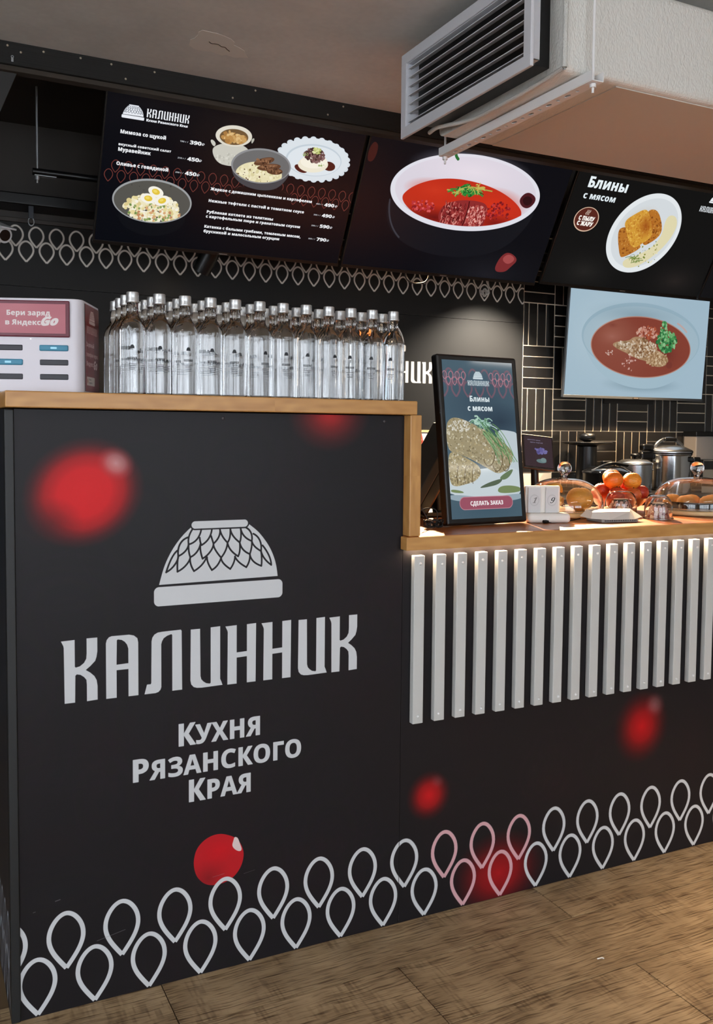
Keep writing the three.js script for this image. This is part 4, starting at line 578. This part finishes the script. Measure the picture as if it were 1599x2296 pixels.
// ------------------------------------------------------------------ order screen
{
  const W = 0.301, H = 0.5055, t = thing('order_terminal', 'upright black touch screen advertising pancakes on the worktop', 'screen', [1.2175 + 0.15 * Math.cos(0.0813), TOP_LO + 0.0052, -0.1273 - 0.15 * Math.sin(0.0813)], 0.0813);
  t.rotation.order = 'YXZ'; t.rotation.x = -0.1369;
  part(t, 'housing', rbox(W, H, 0.032, 0.008, 3, 0, H / 2, -0.016), M.black);
  const art = canvas(640, 1146, (c, w, h) => {
    c.fillStyle = '#4f6674'; c.fillRect(0, 0, w, h); const s = w / 264; c.scale(s, s); c.translate(-17, -18);
    soft(c, 150, 150, 200, 120, [[0, 'rgba(62,82,98,0.9)'], [1, 'rgba(62,82,98,0)']]); soft(c, 220, 200, 120, 60, [[0, 'rgba(48,64,80,0.9)'], [1, 'rgba(48,64,80,0)']]);
    c.strokeStyle = 'rgba(158,96,112,0.55)'; c.lineWidth = 6; for (let i = 0; i < 7; i++) { petal(c, 62 + (i - 1) * 44, 128, 30, 46); petal(c, 40 + (i - 1) * 44, 96, 30, 52); }
    c.strokeStyle = '#b98492'; c.lineWidth = 2.4; for (const x0 of [24, 197]) for (let i = 0; i < 4; i++) { petal(c, x0 + i * 23, 77, 16, 25); if (i < 3) petal(c, x0 + 12 + i * 23, 94, 16, 25); }
    c.fillStyle = '#4c6272'; soft(c, 147, 76, 52, 30, [[0, 'rgba(76,98,114,1)'], [0.7, 'rgba(76,98,114,0.9)'], [1, 'rgba(76,98,114,0)']]);
    emblem(c, 128, 73, 37, '#dceaf0', '#8fa6b2', true); word(c, 107, 93, 80, '#dceaf0');
    fitText(c, 'Блины', 109, 141, 77, 17, '#eaf6fa', 'bold', 0.6); fitText(c, 'с мясом', 100, 169, 95, 17, '#eaf6fa', 'bold', 0.6);
    blob(c, [[200, 226], [240, 226], [300, 236], [300, 420], [220, 440], [0, 420], [0, 380], [100, 400], [200, 360]], '#c9d6dd'); blob(c, [[10, 330], [80, 350], [290, 330], [290, 428], [150, 434], [10, 428]], '#d2dee3'); blob(c, [[10, 415], [150, 432], [290, 418], [290, 440], [150, 446], [10, 436]], '#9fb2bd');
    for (const [p, k] of [[[[120, 402], [160, 385], [220, 372], [200, 392], [150, 400]], '#5d6c58'], [[[190, 415], [200, 398], [240, 395], [284, 402], [284, 416], [220, 420]], '#7f9162'], [[[20, 402], [60, 408], [70, 416], [20, 412]], '#7f9162'], [[[200, 372], [240, 350], [262, 345], [240, 372], [215, 380]], '#6d8260']]) blob(c, p, k);
    const roll = (p, base, n, cx, cy, rx, ry) => { blob(c, p, base); c.save(); blob(c, p); c.clip(); bits(c, cx, cy, rx, ry, ['#b8a880', '#857a5e', '#cdc3a2', '#978b6a', '#ddd6c0', '#a89a76'], n, 1.2, 4.5); c.restore(); };
    roll([[17, 215], [30, 196], [50, 189], [85, 196], [130, 214], [180, 236], [225, 262], [258, 288], [262, 315], [240, 345], [200, 362], [165, 345], [110, 318], [60, 300], [17, 290]], '#a89c7c', 900, 140, 270, 150, 100);
    bits(c, 66, 215, 40, 18, ['#d8d4c4', '#e6e4da'], 70, 1, 4); c.strokeStyle = 'rgba(96,80,52,0.8)'; c.lineWidth = 3; for (const [x, y, r] of [[170, 300, 36], [200, 322, 30], [232, 330, 22]]) { c.beginPath(); c.ellipse(x, y, r * 0.6, r, 0.2, -1.2, 2.6); c.stroke(); }
    roll([[17, 292], [50, 296], [100, 318], [130, 335], [136, 360], [110, 382], [70, 390], [40, 396], [17, 386]], '#b0a27c', 420, 75, 345, 70, 55); c.lineWidth = 2.5; for (const x of [48, 76, 104]) { c.beginPath(); c.moveTo(x + 6, 334); c.quadraticCurveTo(x - 6, 360, x - 2, 388); c.stroke(); }
    fern(c, 150, 216, 40, 52, ['#7fae8e', '#a9d0c2', '#5d8a66', '#cfe8e2'], 2.6); for (let i = 0; i < 26; i++) { c.strokeStyle = ['#6f9a62', '#8fb483', '#4f7a50'][i % 3]; c.lineWidth = rnd(1.2, 2.6); c.beginPath(); const x = rnd(150, 200), y = rnd(205, 240); c.moveTo(x, y); c.quadraticCurveTo(x + rnd(20, 50), y + rnd(10, 50), x + rnd(40, 80), y + rnd(60, 110)); c.stroke(); }
    c.strokeStyle = '#b9dccb'; c.lineWidth = 5; c.beginPath(); c.moveTo(124, 186); c.bezierCurveTo(140, 180, 140, 196, 126, 198); c.bezierCurveTo(118, 206, 130, 214, 142, 204); c.stroke();
    soft(c, 150, 470, 160, 40, [[0, 'rgba(70,94,110,0.9)'], [1, 'rgba(70,94,110,0)']]); c.fillStyle = '#a2586a'; c.strokeStyle = '#c98f9c'; c.lineWidth = 2; rrect(c, 49, 427, 198, 37, 18); c.fill(); c.stroke(); fitText(c, 'СДЕЛАТЬ ЗАКАЗ', 87, 452, 124, 12, '#fff8fa', 'bold', 0.5);
  });
  part(t, 'screen', screenPlate(0.264, 0.470), [M.black, M.black, M.black, M.black, (() => { const m = glowMat(art, GLOW * 0.85); m.roughness = 0.06; return m; })(), M.black], [-0.002, H - 0.0175 - 0.235, 0.0002]);
  part(t, 'rear_stand', rbox(0.18, 0.20, 0.055, 0.01, 2, 0, 0.125, -0.058), M.matt);
  const l = new THREE.RectAreaLight(new THREE.Color(0.7, 0.82, 0.9), 0.3, 0.26, 0.46); l.position.set(0, H / 2, 0.004); l.rotation.y = Math.PI; l.name = 'screen_light'; t.add(l);
}
// ------------------------------------------------------------------ things on the low worktop
const Y0 = TOP_LO + 0.0004;
{ // till screen seen edge-on, leaning behind the upright
  const t = thing('till_screen', 'black till screen leaning behind the wooden upright', 'till', [1.245, Y0, -0.40]), lean = -0.55;
  part(t, 'monitor', rbox(0.030, 0.34, 0.15, 0.004, 2, 0, 0.172, -0.075), std(0x3f3e3a, 0.4), [0.0, 0.008, 0], [0, 0, lean]); part(t, 'back_cover', rbox(0.05, 0.28, 0.13, 0.012, 2, 0.038, 0.165, -0.075), M.black, [0.0, 0.012, 0], [0, 0, lean]);
  part(t, 'foot', rbox(0.16, 0.016, 0.13, 0.004, 2, 0.10, 0.0082, -0.085), M.black); part(t, 'strut', bar(V(0.15, 0.012, -0.08), V(0.14, 0.15, -0.08), 0.02, 12), M.black);
  part(t, 'cable', tube([[0.02, 0.10, 0.004], [0.0, 0.07, 0.014], [-0.03, 0.045, 0.03], [-0.06, 0.02, 0.05]], 0.0024, 30, 6), std(0x6c7076, 0.4));
}
{ // cable bundle
  const q = onY(972, 1184, Y0), p = []; for (let i = 0; i < 90; i++) { const a = i / 90 * Math.PI * 9; p.push(V(q.x + Math.cos(a) * (0.026 + 0.006 * Math.sin(i)), Y0 + 0.0135 + 0.010 * Math.sin(i * 0.73), q.z + Math.sin(a) * (0.014 + 0.004 * Math.cos(i * 1.3)))); }
  const t = thing('cable_bundle', 'bundled thin black cable lying beside the wooden upright', 'cable', [0, 0, 0]); part(t, 'coil', tube(p, 0.002, 500, 6), M.rubber);
  part(t, 'tail', tube([[q.x - 0.015, Y0 + 0.02, q.z], [q.x - 0.035, Y0 + 0.06, q.z - 0.01], [q.x - 0.03, Y0 + 0.10, q.z - 0.05], [q.x - 0.022, Y0 + 0.14, q.z - 0.09]], 0.002, 40, 6), M.rubber); part(t, 'tail', tube([[q.x + 0.012, Y0 + 0.018, q.z], [q.x + 0.014, Y0 + 0.05, q.z - 0.01], [q.x - 0.012, Y0 + 0.056, q.z - 0.02], [q.x - 0.04, Y0 + 0.04, q.z - 0.03]], 0.002, 40, 6), M.rubber);
  const b = onY(985, 1166, Y0); one('paper_box', 'small white carton with dark print behind the order screen', 'box', rbox(0.05, 0.055, 0.04, 0.002, 1), [std(0xbdb4a6, 0.7)][0], [b.x + 0.06, Y0 + 0.0277, -0.31], [0, 0.3, 0]);
}
{ // card reader tablet on its stand
  const t = thing('tablet_terminal', 'small tilted tablet with a purple picture on a black stand', 'tablet', [1.82, Y0, -0.522], -0.25);
  const art = canvas(256, 300, (c, w, h) => { c.fillStyle = '#4a3a40'; c.fillRect(0, 0, w, h); fitText(c, 'оплатите заказ', 30, 40, 120, 10, '#a8a2c4'); fitText(c, 'здесь картой', 52, 64, 120, 10, '#a8a2c4'); bits(c, 150, 140, 60, 26, ['#7a74b8', '#8e88c8', '#6a64a6'], 30, 8, 18); ell(c, 150, 240, 46, 20, 0, '#7d9a9c'); ell(c, 170, 228, 26, 22, 0, '#8fabac'); });
  part(t, 'stand', bar(V(0, 0.004, 0), V(0, 0.19, -0.02), 0.014, 14), M.black); part(t, 'foot', rbox(0.09, 0.014, 0.07, 0.005, 2, 0, 0.007, 0.0), M.black);
  const h = part(t, 'tablet', rbox(0.115, 0.135, 0.012, 0.004, 2), std(0x2c2624, 0.4), [0.005, 0.205, 0.0], [-0.5, 0, -0.12]); part(h, 'display', box(0.103, 0.12, 0.001, 0, 0, 0.0062), [M.black, M.black, M.black, M.black, glowMat(art, GLOW * 0.6), M.black]);
}
{ // number stand
  const q = onY(1221, 1171, Y0), t = thing('number_stand', 'white stand with two white plaques reading 1 and 9', 'number stand', [q.x, Y0, q.z], -0.35);
  part(t, 'base', rbox(0.135, 0.030, 0.06, 0.012, 4, 0.008, 0.015, 0), std(0xe4dfd8, 0.4)); part(t, 'holder', rbox(0.112, 0.085, 0.014, 0.004, 2, -0.006, 0.070, -0.012), std(0xe6e0d8, 0.45));
  const plq = (n, x, k) => { const a = canvas(128, 256, (c, w, h) => { c.fillStyle = '#c9c8c8'; c.fillRect(0, 0, w, h); c.strokeStyle = '#8a8a8c'; c.lineWidth = 2; for (let i = 0; i < 36; i++) { const g = i / 36 * 6.283; c.beginPath(); c.moveTo(64 + Math.cos(g) * 40, 130 + Math.sin(g) * 46); c.lineTo(64 + Math.cos(g) * 52, 130 + Math.sin(g) * 60); c.stroke(); } c.save(); c.font = 'italic bold 80px serif'; c.fillStyle = k; c.textAlign = 'center'; c.transform(1, 0, -0.18, 1, 24, 0); c.fillText(n, 64, 158); c.restore(); });
    part(t, 'plaque', box(0.039, 0.078, 0.006), [M.white, M.white, M.white, M.white, std(0xffffff, 0.4, 0, { map: ctex(a) }), M.white], [x, 0.069, -0.001]).userData.label = 'white plaque reading ' + n; };
  plq('1', -0.034, '#6a6664'); plq('9', 0.022, '#141414');
  const p = [onY(1215, 1171, Y0), onY(1245, 1170, Y0), onY(1270, 1167, Y0), onY(1288, 1163, Y0)].map((v) => v.setY(Y0 + 0.003)); p[0].z += 0.0; const cb = thing('plug_cable', 'thin black cable with a plug lying in front of the number stand', 'cable'); part(cb, 'wire', tube(p.map((v) => V(v.x, v.y, v.z + 0.028)), 0.002, 30, 6), M.rubber); part(cb, 'plug', bar(V(p[0].x - 0.016, Y0 + 0.0052, p[0].z + 0.029), V(p[0].x + 0.002, Y0 + 0.0052, p[0].z + 0.028), 0.005, 10), M.rubber);
}
{ // white faceted box with slotted underside
  const q = onY(1352, 1170, Y0), t = thing('faceted_router', 'low white faceted router with a slotted grey front edge', 'router', [q.x + 0.045, Y0, q.z - 0.012], -0.12);
  const top = 0.036, g = new THREE.BufferGeometry(), P0 = [[-0.105, 0.012, 0.03], [-0.05, 0.010, 0.062], [0.05, 0.010, 0.062], [0.105, 0.014, 0.03], [0.105, 0.014, -0.05], [-0.105, 0.014, -0.05], [-0.085, top - 0.006, 0.01], [-0.03, top - 0.004, 0.03], [0.06, top - 0.006, 0.02], [0.088, top, -0.02], [0.07, top, -0.045], [-0.08, top, -0.045]];
  const P = P0.map(([a, b, c]) => [a * 0.9, b, c * (c < 0 ? 0.7 : 0.95)]), f = [[0, 1, 7], [0, 7, 6], [1, 2, 8], [1, 8, 7], [2, 3, 9], [2, 9, 8], [3, 4, 10], [3, 10, 9], [4, 5, 11], [4, 11, 10], [5, 0, 6], [5, 6, 11], [6, 7, 11], [7, 8, 11], [8, 10, 11], [8, 9, 10], [0, 5, 4], [0, 4, 3], [0, 3, 2], [0, 2, 1]]; const arr = []; for (const t3 of f) for (const i of t3) arr.push(...P[i]); g.setAttribute('position', new THREE.Float32BufferAttribute(arr, 3)); g.computeVertexNormals();
  part(t, 'shell', g, std(0xe8e3dc, 0.45)); part(t, 'foot', rbox(0.135, 0.0105, 0.09, 0.004, 2, 0, 0.0054, 0.004), std(0x9a9792, 0.6)); for (let i = 0; i < 18; i++) part(t, 'slot', box(0.0032, 0.004, 0.0015, -0.056 + i * 0.0066, 0.006, 0.0492), std(0x33312f, 0.7));
}
// glass domes, fruit
const orangeSkin = (hex) => new THREE.MeshPhysicalMaterial({ color: hex, roughness: 0.38, clearcoat: 0.2, bumpMap: peel, bumpScale: 0.0012 });
const peel = ctex(pixels(128, 128, (() => { const a = noiseGrid(128, 128, 2.5); return (x, y) => { const k = 255 * a(x, y); return [k, k, k]; }; })()), false);
function bigDome(label, x, z, r, h) {
  const t = thing('glass_dome', label, 'dome', [x, Y0 + 0.018, z]); const p = [];
  const w = 0.0026; p.push([r - w, 0], [r, 0]); for (let i = 0; i <= 20; i++) { const a = i / 20 * Math.PI / 2; p.push([r * Math.cos(a) ** 0.72 + 0.00001, 0.012 + (h - 0.012) * Math.sin(a)]); } for (let i = 20; i >= 0; i--) { const a = i / 20 * Math.PI / 2; p.push([(r - w) * Math.cos(a) ** 0.72 + 0.00001, 0.012 + (h - 0.012 - w) * Math.sin(a)]); } p.push([r - w, 0]);
  part(t, 'bell', lathe(p, 56), M.solidGlass); part(t, 'rim', new THREE.TorusGeometry(r, 0.003, 8, 48).rotateX(Math.PI / 2).translate(0, 0.003, 0), M.solidGlass);
  part(t, 'knob', lathe([[0, h - 0.002], [0.013, h], [0.010, h + 0.007], [0.016, h + 0.014], [0.023, h + 0.026], [0.024, h + 0.036], [0.019, h + 0.047], [0.010, h + 0.054], [0, h + 0.056]], 28), M.solidGlass);
  return t;
}
function board(label, x, z, r, mat) { const t = thing('round_board', label, 'board', [x, Y0, z]); part(t, 'plate', lathe([[0, 0], [r - 0.006, 0], [r, 0.005], [r, 0.012], [r - 0.004, 0.0175], [0, 0.0175]], 48), mat); return t; }
const paleWood = new THREE.MeshPhysicalMaterial({ color: 0xd9b98a, roughness: 0.45 });
function fruit(label, cat, x, y, z, r, hex, sy = 0.92, group) {
  const t = thing(cat === 'apple' ? 'apple' : cat === 'orange' ? 'orange' : 'fruit', label, cat, [x, y - r * sy, z], rnd(6), group), p = []; for (let i = 0; i <= 20; i++) { const a = -Math.PI / 2 + i / 20 * Math.PI, dip = 0.10 * Math.exp(-(((Math.PI / 2 - a) / 0.35) ** 2)); p.push([Math.max(0.0001, r * Math.cos(a)), r * sy * (1 + Math.sin(a) - dip)]); }
  part(t, 'skin', lathe(p, 28), orangeSkin(hex)); part(t, 'stalk', bar(V(0, r * sy * 1.88, 0), V(0.003, r * sy * 1.99, 0.002), 0.0022, 6), std(0x4a3a1c, 0.8)); return t;
}
{
  // left dome over bananas and a yellow melon
  const a = { x: 1.798, z: -0.335 }; board('pale round board under the glass dome with bananas', a.x, a.z, 0.140, paleWood);
  bigDome('large glass dome with a ball knob covering bananas and a melon', a.x, a.z, 0.132, 0.107);
  const yb = Y0 + 0.0185;
  fruit('yellow round melon under the left glass dome', 'melon', a.x + 0.022, yb + 0.0405, a.z + 0.055, 0.044, 0xe0a030, 0.9);
  const curve = (dx, dy, dz, rot) => { const pts = []; for (let i = 0; i <= 8; i++) { const t = (i / 8 - 0.5) * 2; pts.push(V(Math.sin(t * 0.9) * 0.062, 0.036 * Math.cos(t * 1.1), 0).applyAxisAngle(V(0, 1, 0), rot).add(V(a.x + dx, yb + dy, a.z + dz))); } return pts; };
  for (const [i, [dx, dy, dz, rot]] of [[-0.035, 0.042, -0.012, 0.3], [-0.040, 0.0, 0.022, 0.75], [-0.015, 0.0, -0.052, -0.1]].entries()) {
    const ps = curve(dx, dy, dz, rot), t = thing('banana', ['ripe yellow banana lying on top of the others under the dome', 'ripe yellow banana beside the melon under the dome', 'ripe yellow banana behind the others under the dome'][i], 'banana', [0, 0, 0], 0, 'bananas under the glass dome'), g = tube(ps, 0.0155, 30, 7), p = g.attributes.position, c = new THREE.CatmullRomCurve3(ps);
    for (let k = 0; k <= 30; k++) { const m = c.getPointAt(k / 30), s = Math.min(1, 0.25 + 3.2 * Math.min(k / 30, 1 - k / 30)); for (let j = 0; j <= 7; j++) { const n = k * 8 + j; p.setXYZ(n, m.x + (p.getX(n) - m.x) * s, m.y + (p.getY(n) - m.y) * s, m.z + (p.getZ(n) - m.z) * s); } } g.computeVertexNormals();
    part(t, 'skin', g, std(0xe8b036, 0.5)); part(t, 'stalk', bar(ps[8], ps[8].clone().add(V(0.008, -0.004, 0)), 0.004, 7), std(0x6a5320, 0.8));
  }
  fruit('brown netted fruit beside the melon under the glass dome', 'fruit', a.x + 0.082, yb + 0.0272, a.z + 0.012, 0.028, 0x7a5230, 0.95);
  // fruit bowl
  const q = { x: 2.122, z: -0.425 }, bowl = thing('fruit_bowl', 'orange bowl heaped with oranges and red apples', 'bowl', [q.x, Y0, q.z]);
  part(bowl, 'shell', lathe([[0, 0], [0.042, 0], [0.047, 0.005], [0.078, 0.022], [0.098, 0.046], [0.1005, 0.0485], [0.097, 0.049], [0.075, 0.026], [0.044, 0.009], [0, 0.008]], 44), new THREE.MeshPhysicalMaterial({ color: 0xa84a18, roughness: 0.3, clearcoat: 0.4 }));
  const by = Y0 + 0.063;
  for (const [dx, dy, dz, r, k, hex, lb] of [[-0.050, 0.042, 0.018, 0.035, 0, 0xe8741c, 'deep orange fruit on top of the bowl, beside the left dome'], [0.030, 0.038, 0.026, 0.034, 0, 0xe8922a, 'yellowish orange fruit on top of the bowl, in front'], [-0.005, 0.048, -0.042, 0.033, 0, 0xe07c20, 'orange fruit on top of the bowl, behind the other two'],
    [-0.056, -0.012, 0.046, 0.028, 1, 0xb83a1e, 'red apple under the deep orange fruit in the bowl'], [0.006, -0.016, 0.062, 0.029, 1, 0xd0602a, 'orange-red apple at the front of the bowl'], [0.062, -0.010, 0.036, 0.030, 1, 0xb02e1a, 'dark red apple beside the front apple in the bowl'], [0.066, 0.012, -0.028, 0.032, 1, 0xc04a20, 'red apple at the right dome side of the bowl'], [-0.062, -0.004, -0.028, 0.030, 1, 0xb8401e, 'red apple at the back of the bowl beside the left dome'], [0.008, -0.012, -0.058, 0.030, 1, 0xa83018, 'dark red apple at the back of the bowl'], [0.0, -0.02, 0.0, 0.028, 1, 0xa83018, 'dark red apple buried in the middle of the bowl']])
    fruit(lb, k ? 'apple' : 'orange', q.x + dx, by + dy + (k ? 0.012 : 0.006), q.z + dz, r, hex, 0.9, 'fruit heaped in the orange bowl');
  // right dome
  const d = { x: 2.30, z: -0.235 }; board('pale round board under the right glass dome', d.x, d.z, 0.158, paleWood); bigDome('large glass dome with a ball knob covering a dark tray of buns', d.x, d.z, 0.150, 0.108);
  const tray = thing('pastry_tray', 'shallow dark metal tray under the right glass dome', 'tray', [d.x, Y0 + 0.0185, d.z]); part(tray, 'dish', lathe([[0, 0], [0.10, 0], [0.112, 0.022], [0.114, 0.024], [0.110, 0.024], [0.098, 0.004], [0, 0.004]], 44), std(0x35312e, 0.25, 0.8));
  for (const [dx, dz, lb] of [[-0.062, 0.012, 'round golden bun nearest the fruit bowl on the tray'], [0.004, 0.052, 'round golden bun at the front of the tray'], [0.064, 0.012, 'round golden bun farthest from the fruit bowl on the tray'], [0.0, -0.022, 'round golden bun in the middle of the tray'], [-0.05, -0.062, 'round golden bun at the back of the tray']]) { const t = thing('bun', lb, 'bun', [d.x + dx, Y0 + 0.0230, d.z + dz], 0, 'buns under the right glass dome'); part(t, 'crumb', lathe([[0, 0], [0.026, 0.001], [0.031, 0.013], [0.028, 0.030], [0.017, 0.039], [0, 0.042]], 24), std(0xd8923c, 0.55)); }
  // small cloches over scale-patterned pots
  const cloche = (label, pl, x, z, r, h) => {
    const t = thing('small_cloche', label, 'cloche', [x, Y0, z]), w = 0.0022, p = [[r - w, 0], [r + 0.004, 0], [r, 0.003]]; for (let i = 0; i <= 14; i++) { const a = i / 14 * Math.PI / 2; p.push([r * Math.cos(a) ** 0.5 + 0.00001, h * 0.35 + h * 0.65 * Math.sin(a)]); } for (let i = 14; i >= 0; i--) { const a = i / 14 * Math.PI / 2; p.push([(r - w) * Math.cos(a) ** 0.5 + 0.00001, h * 0.35 + (h * 0.65 - w) * Math.sin(a)]); } p.push([r - w, 0]); part(t, 'bell', lathe(p, 44), M.solidGlass); part(t, 'rim', new THREE.TorusGeometry(r + 0.002, 0.0025, 8, 40).rotateX(Math.PI / 2).translate(0, 0.0026, 0), M.solidGlass);
    const k = thing('scaled_pot', pl, 'pot', [x, Y0, z]), s = 0.72 * r, mk = std(0x2a1a18, 0.5); part(k, 'body', lathe([[0, 0], [s, 0], [s * 1.02, h * 0.12], [s * 0.92, h * 0.32], [s * 0.62, h * 0.56], [s * 0.58, h * 0.62], [0, h * 0.62]], 32), mk);
    const cols = [0xb58a80, 0x7a3028, 0xc8b4a4].map((q) => std(q, 0.5)), lg = new THREE.SphereGeometry(0.0075, 8, 6).scale(1, 1.35, 0.4);
    for (let r2 = 0; r2 < 5; r2++) { const f = r2 / 5, yy = h * (0.06 + 0.5 * f), rr = s * (f < 0.2 ? 1.0 : f < 0.5 ? 0.95 - (f - 0.2) * 0.3 : 0.86 - (f - 0.5) * 0.6) + 0.001, n = 18 - r2 * 2; for (let i = 0; i < n; i++) { const a = (i + (r2 % 2) / 2) / n * Math.PI * 2; part(k, 'scale', lg, cols[r2 > 2 ? 0 : (i + r2) % 3], [Math.sin(a) * rr, yy, Math.cos(a) * rr], [0, a, 0]).rotation.order = 'YXZ'; } }
    part(k, 'lid', lathe([[0, h * 0.62], [s * 0.6, h * 0.62], [s * 0.62, h * 0.66], [0, h * 0.67]], 24), std(0xb5a090, 0.5));
  };
  const c1 = onY(1382, 1150, Y0), c2 = onY(1470, 1165, Y0);
  cloche('small glass cloche between the router and the fruit bowl', 'small dark pot covered in scales under the cloche beside the fruit bowl', 2.000, -0.283, 0.054, 0.082); cloche('small glass cloche beside the round board of the right dome', 'small dark pot covered in scales under the cloche beside the round board', c2.x + 0.032, c2.z - 0.022, 0.045, 0.078);
}
// ------------------------------------------------------------------ things on the back counter and the tiled wall
{
  const YB = 1.0012;
  const pcx = 3.90, t = thing('pressure_cooker', 'tall polished steel pressure cooker with domed lid on the back counter', 'cooker', [pcx + 0.03, YB, -2.07]);
  part(t, 'pot', lathe([[0, 0], [0.138, 0], [0.145, 0.008], [0.145, 0.205], [0.152, 0.212], [0.152, 0.222], [0, 0.222]], 48), M.chrome); part(t, 'lid', lathe([[0.154, 0.222], [0.156, 0.232], [0.150, 0.240], [0.11, 0.258], [0.06, 0.268], [0, 0.270]], 48), M.steel);
  const arch = []; for (let i = 0; i <= 12; i++) { const a = i / 12 * Math.PI; arch.push(V(-Math.cos(a) * 0.115, 0.236 + 0.07 * Math.sin(a), 0.02)); } part(t, 'lid_arch', tube(arch, 0.012, 40, 10), M.steel); part(t, 'lid_grip', rbox(0.10, 0.024, 0.04, 0.01, 3, 0, 0.302, 0.02), M.black);
  part(t, 'long_handle', rbox(0.10, 0.045, 0.045, 0.014, 3, -0.19, 0.205, 0.03), M.black); part(t, 'long_handle', rbox(0.09, 0.04, 0.045, 0.014, 3, -0.185, 0.255, 0.03), M.black); part(t, 'side_grip', rbox(0.06, 0.03, 0.05, 0.01, 3, 0.10, 0.185, 0.13), M.black);
  const s = thing('steel_pot', 'small steel saucepan with lid and black knob beside the pressure cooker', 'pot', [3.61, YB, -1.99]);
  part(s, 'pot', lathe([[0, 0], [0.094, 0], [0.10, 0.006], [0.10, 0.155], [0.105, 0.158], [0.105, 0.163], [0, 0.163]], 40), M.steel); part(s, 'lid', lathe([[0.104, 0.163], [0.104, 0.168], [0.07, 0.184], [0, 0.192]], 40), M.steel); part(s, 'knob', lathe([[0.006, 0.19], [0.008, 0.20], [0.026, 0.206], [0.028, 0.214], [0.018, 0.220], [0, 0.221]], 24), M.black);
  for (const k of [-1, 1]) { const g = []; for (let i = 0; i <= 8; i++) { const a = i / 8 * Math.PI; g.push(V(k * (0.098 + 0.034 * Math.sin(a)), 0.125, -0.03 * Math.cos(a))); } part(s, 'handle', tube(g, 0.005, 24, 8), M.steel); }
  const p = thing('black_pan', 'low black pan with a dark glass lid in front of the tiles', 'pan', [3.31, YB, -1.885]);
  part(p, 'pan', lathe([[0, 0], [0.105, 0], [0.125, 0.02], [0.13, 0.115], [0.134, 0.118], [0, 0.118]], 40), M.black); part(p, 'lid', lathe([[0.133, 0.118], [0.133, 0.126], [0.09, 0.150], [0.02, 0.160], [0, 0.160]], 40), new THREE.MeshPhysicalMaterial({ color: 0x17181a, roughness: 0.08, clearcoat: 1 })); part(p, 'grip', rbox(0.07, 0.022, 0.03, 0.008, 3, 0, 0.172, 0), M.black); part(p, 'strap', tube([[-0.12, 0.128, 0.02], [-0.03, 0.17, 0.06], [0.10, 0.158, 0.06]], 0.008, 24, 8), M.black);
  const j = thing('lidded_jug', 'tall black jug under a wide black lid with a ball knob', 'jug', [3.43, YB, -2.2]);
  part(j, 'jug', lathe([[0, 0], [0.062, 0], [0.066, 0.01], [0.058, 0.255], [0.06, 0.262], [0, 0.262]], 32), M.black); part(j, 'lid', lathe([[0.055, 0.262], [0.14, 0.272], [0.15, 0.280], [0.146, 0.284], [0.06, 0.278], [0, 0.278]], 44), M.black); part(j, 'knob', lathe([[0.018, 0.278], [0.022, 0.288], [0.046, 0.296], [0.05, 0.312], [0.044, 0.330], [0.02, 0.338], [0, 0.338]], 28), M.black);
  const d = thing('dispenser', 'white translucent dispenser with a black top on the tiled wall', 'dispenser', [4.46, 1.17, BACK + 0.061]);
  part(d, 'tank', rbox(0.20, 0.155, 0.11, 0.008, 3, 0, 0.0775, 0), new THREE.MeshPhysicalMaterial({ color: 0xbfb8b2, roughness: 0.4, transmission: 0.35, thickness: 0 })); part(d, 'top', rbox(0.21, 0.03, 0.118, 0.006, 2, 0, 0.168, 0), M.black);
  const fz = BACK + 0.008, f = thing('framed_notice', 'pale framed notice with a red ribbon on the printed wall board', 'notice', [2.375, 1.12, fz]);
  part(f, 'frame', merge([box(0.23, 0.012, 0.016, 0, 0.219, 0), box(0.23, 0.012, 0.016, 0, 0.006, 0), box(0.012, 0.225, 0.016, -0.109, 0.1125, 0), box(0.012, 0.225, 0.016, 0.109, 0.1125, 0)]), std(0xcdb07a, 0.5)); part(f, 'sheet', box(0.208, 0.205, 0.008, 0, 0.1125, 0), std(0xd8cdc4, 0.7)); const rb = new THREE.Shape([new THREE.Vector2(-0.008, 0.20), new THREE.Vector2(0.006, 0.205), new THREE.Vector2(0.034, 0.10), new THREE.Vector2(0.018, 0.095)]); part(f, 'ribbon', merge([new THREE.ExtrudeGeometry(rb, { depth: 0.003, bevelEnabled: false }).translate(0.01, 0, 0.005), sph(0.014, 0.005, 0.165, 0.009, 1.2, 0.8, 0.35, 12)]), std(0xb0402e, 0.6));
}
{ // a scrap of paper on the floor
  const q = onY(1345, 2150, 0); one('paper_scrap', 'tiny curled white scrap of paper on the plank floor', 'paper', tube([[q.x - 0.008, 0.0022, q.z], [q.x, 0.004, q.z + 0.003], [q.x + 0.006, 0.0022, q.z + 0.001], [q.x + 0.009, 0.0022, q.z + 0.006]], 0.0018, 16, 6), std(0xe8e4dc, 0.8));
}

renderer.render(scene, camera);
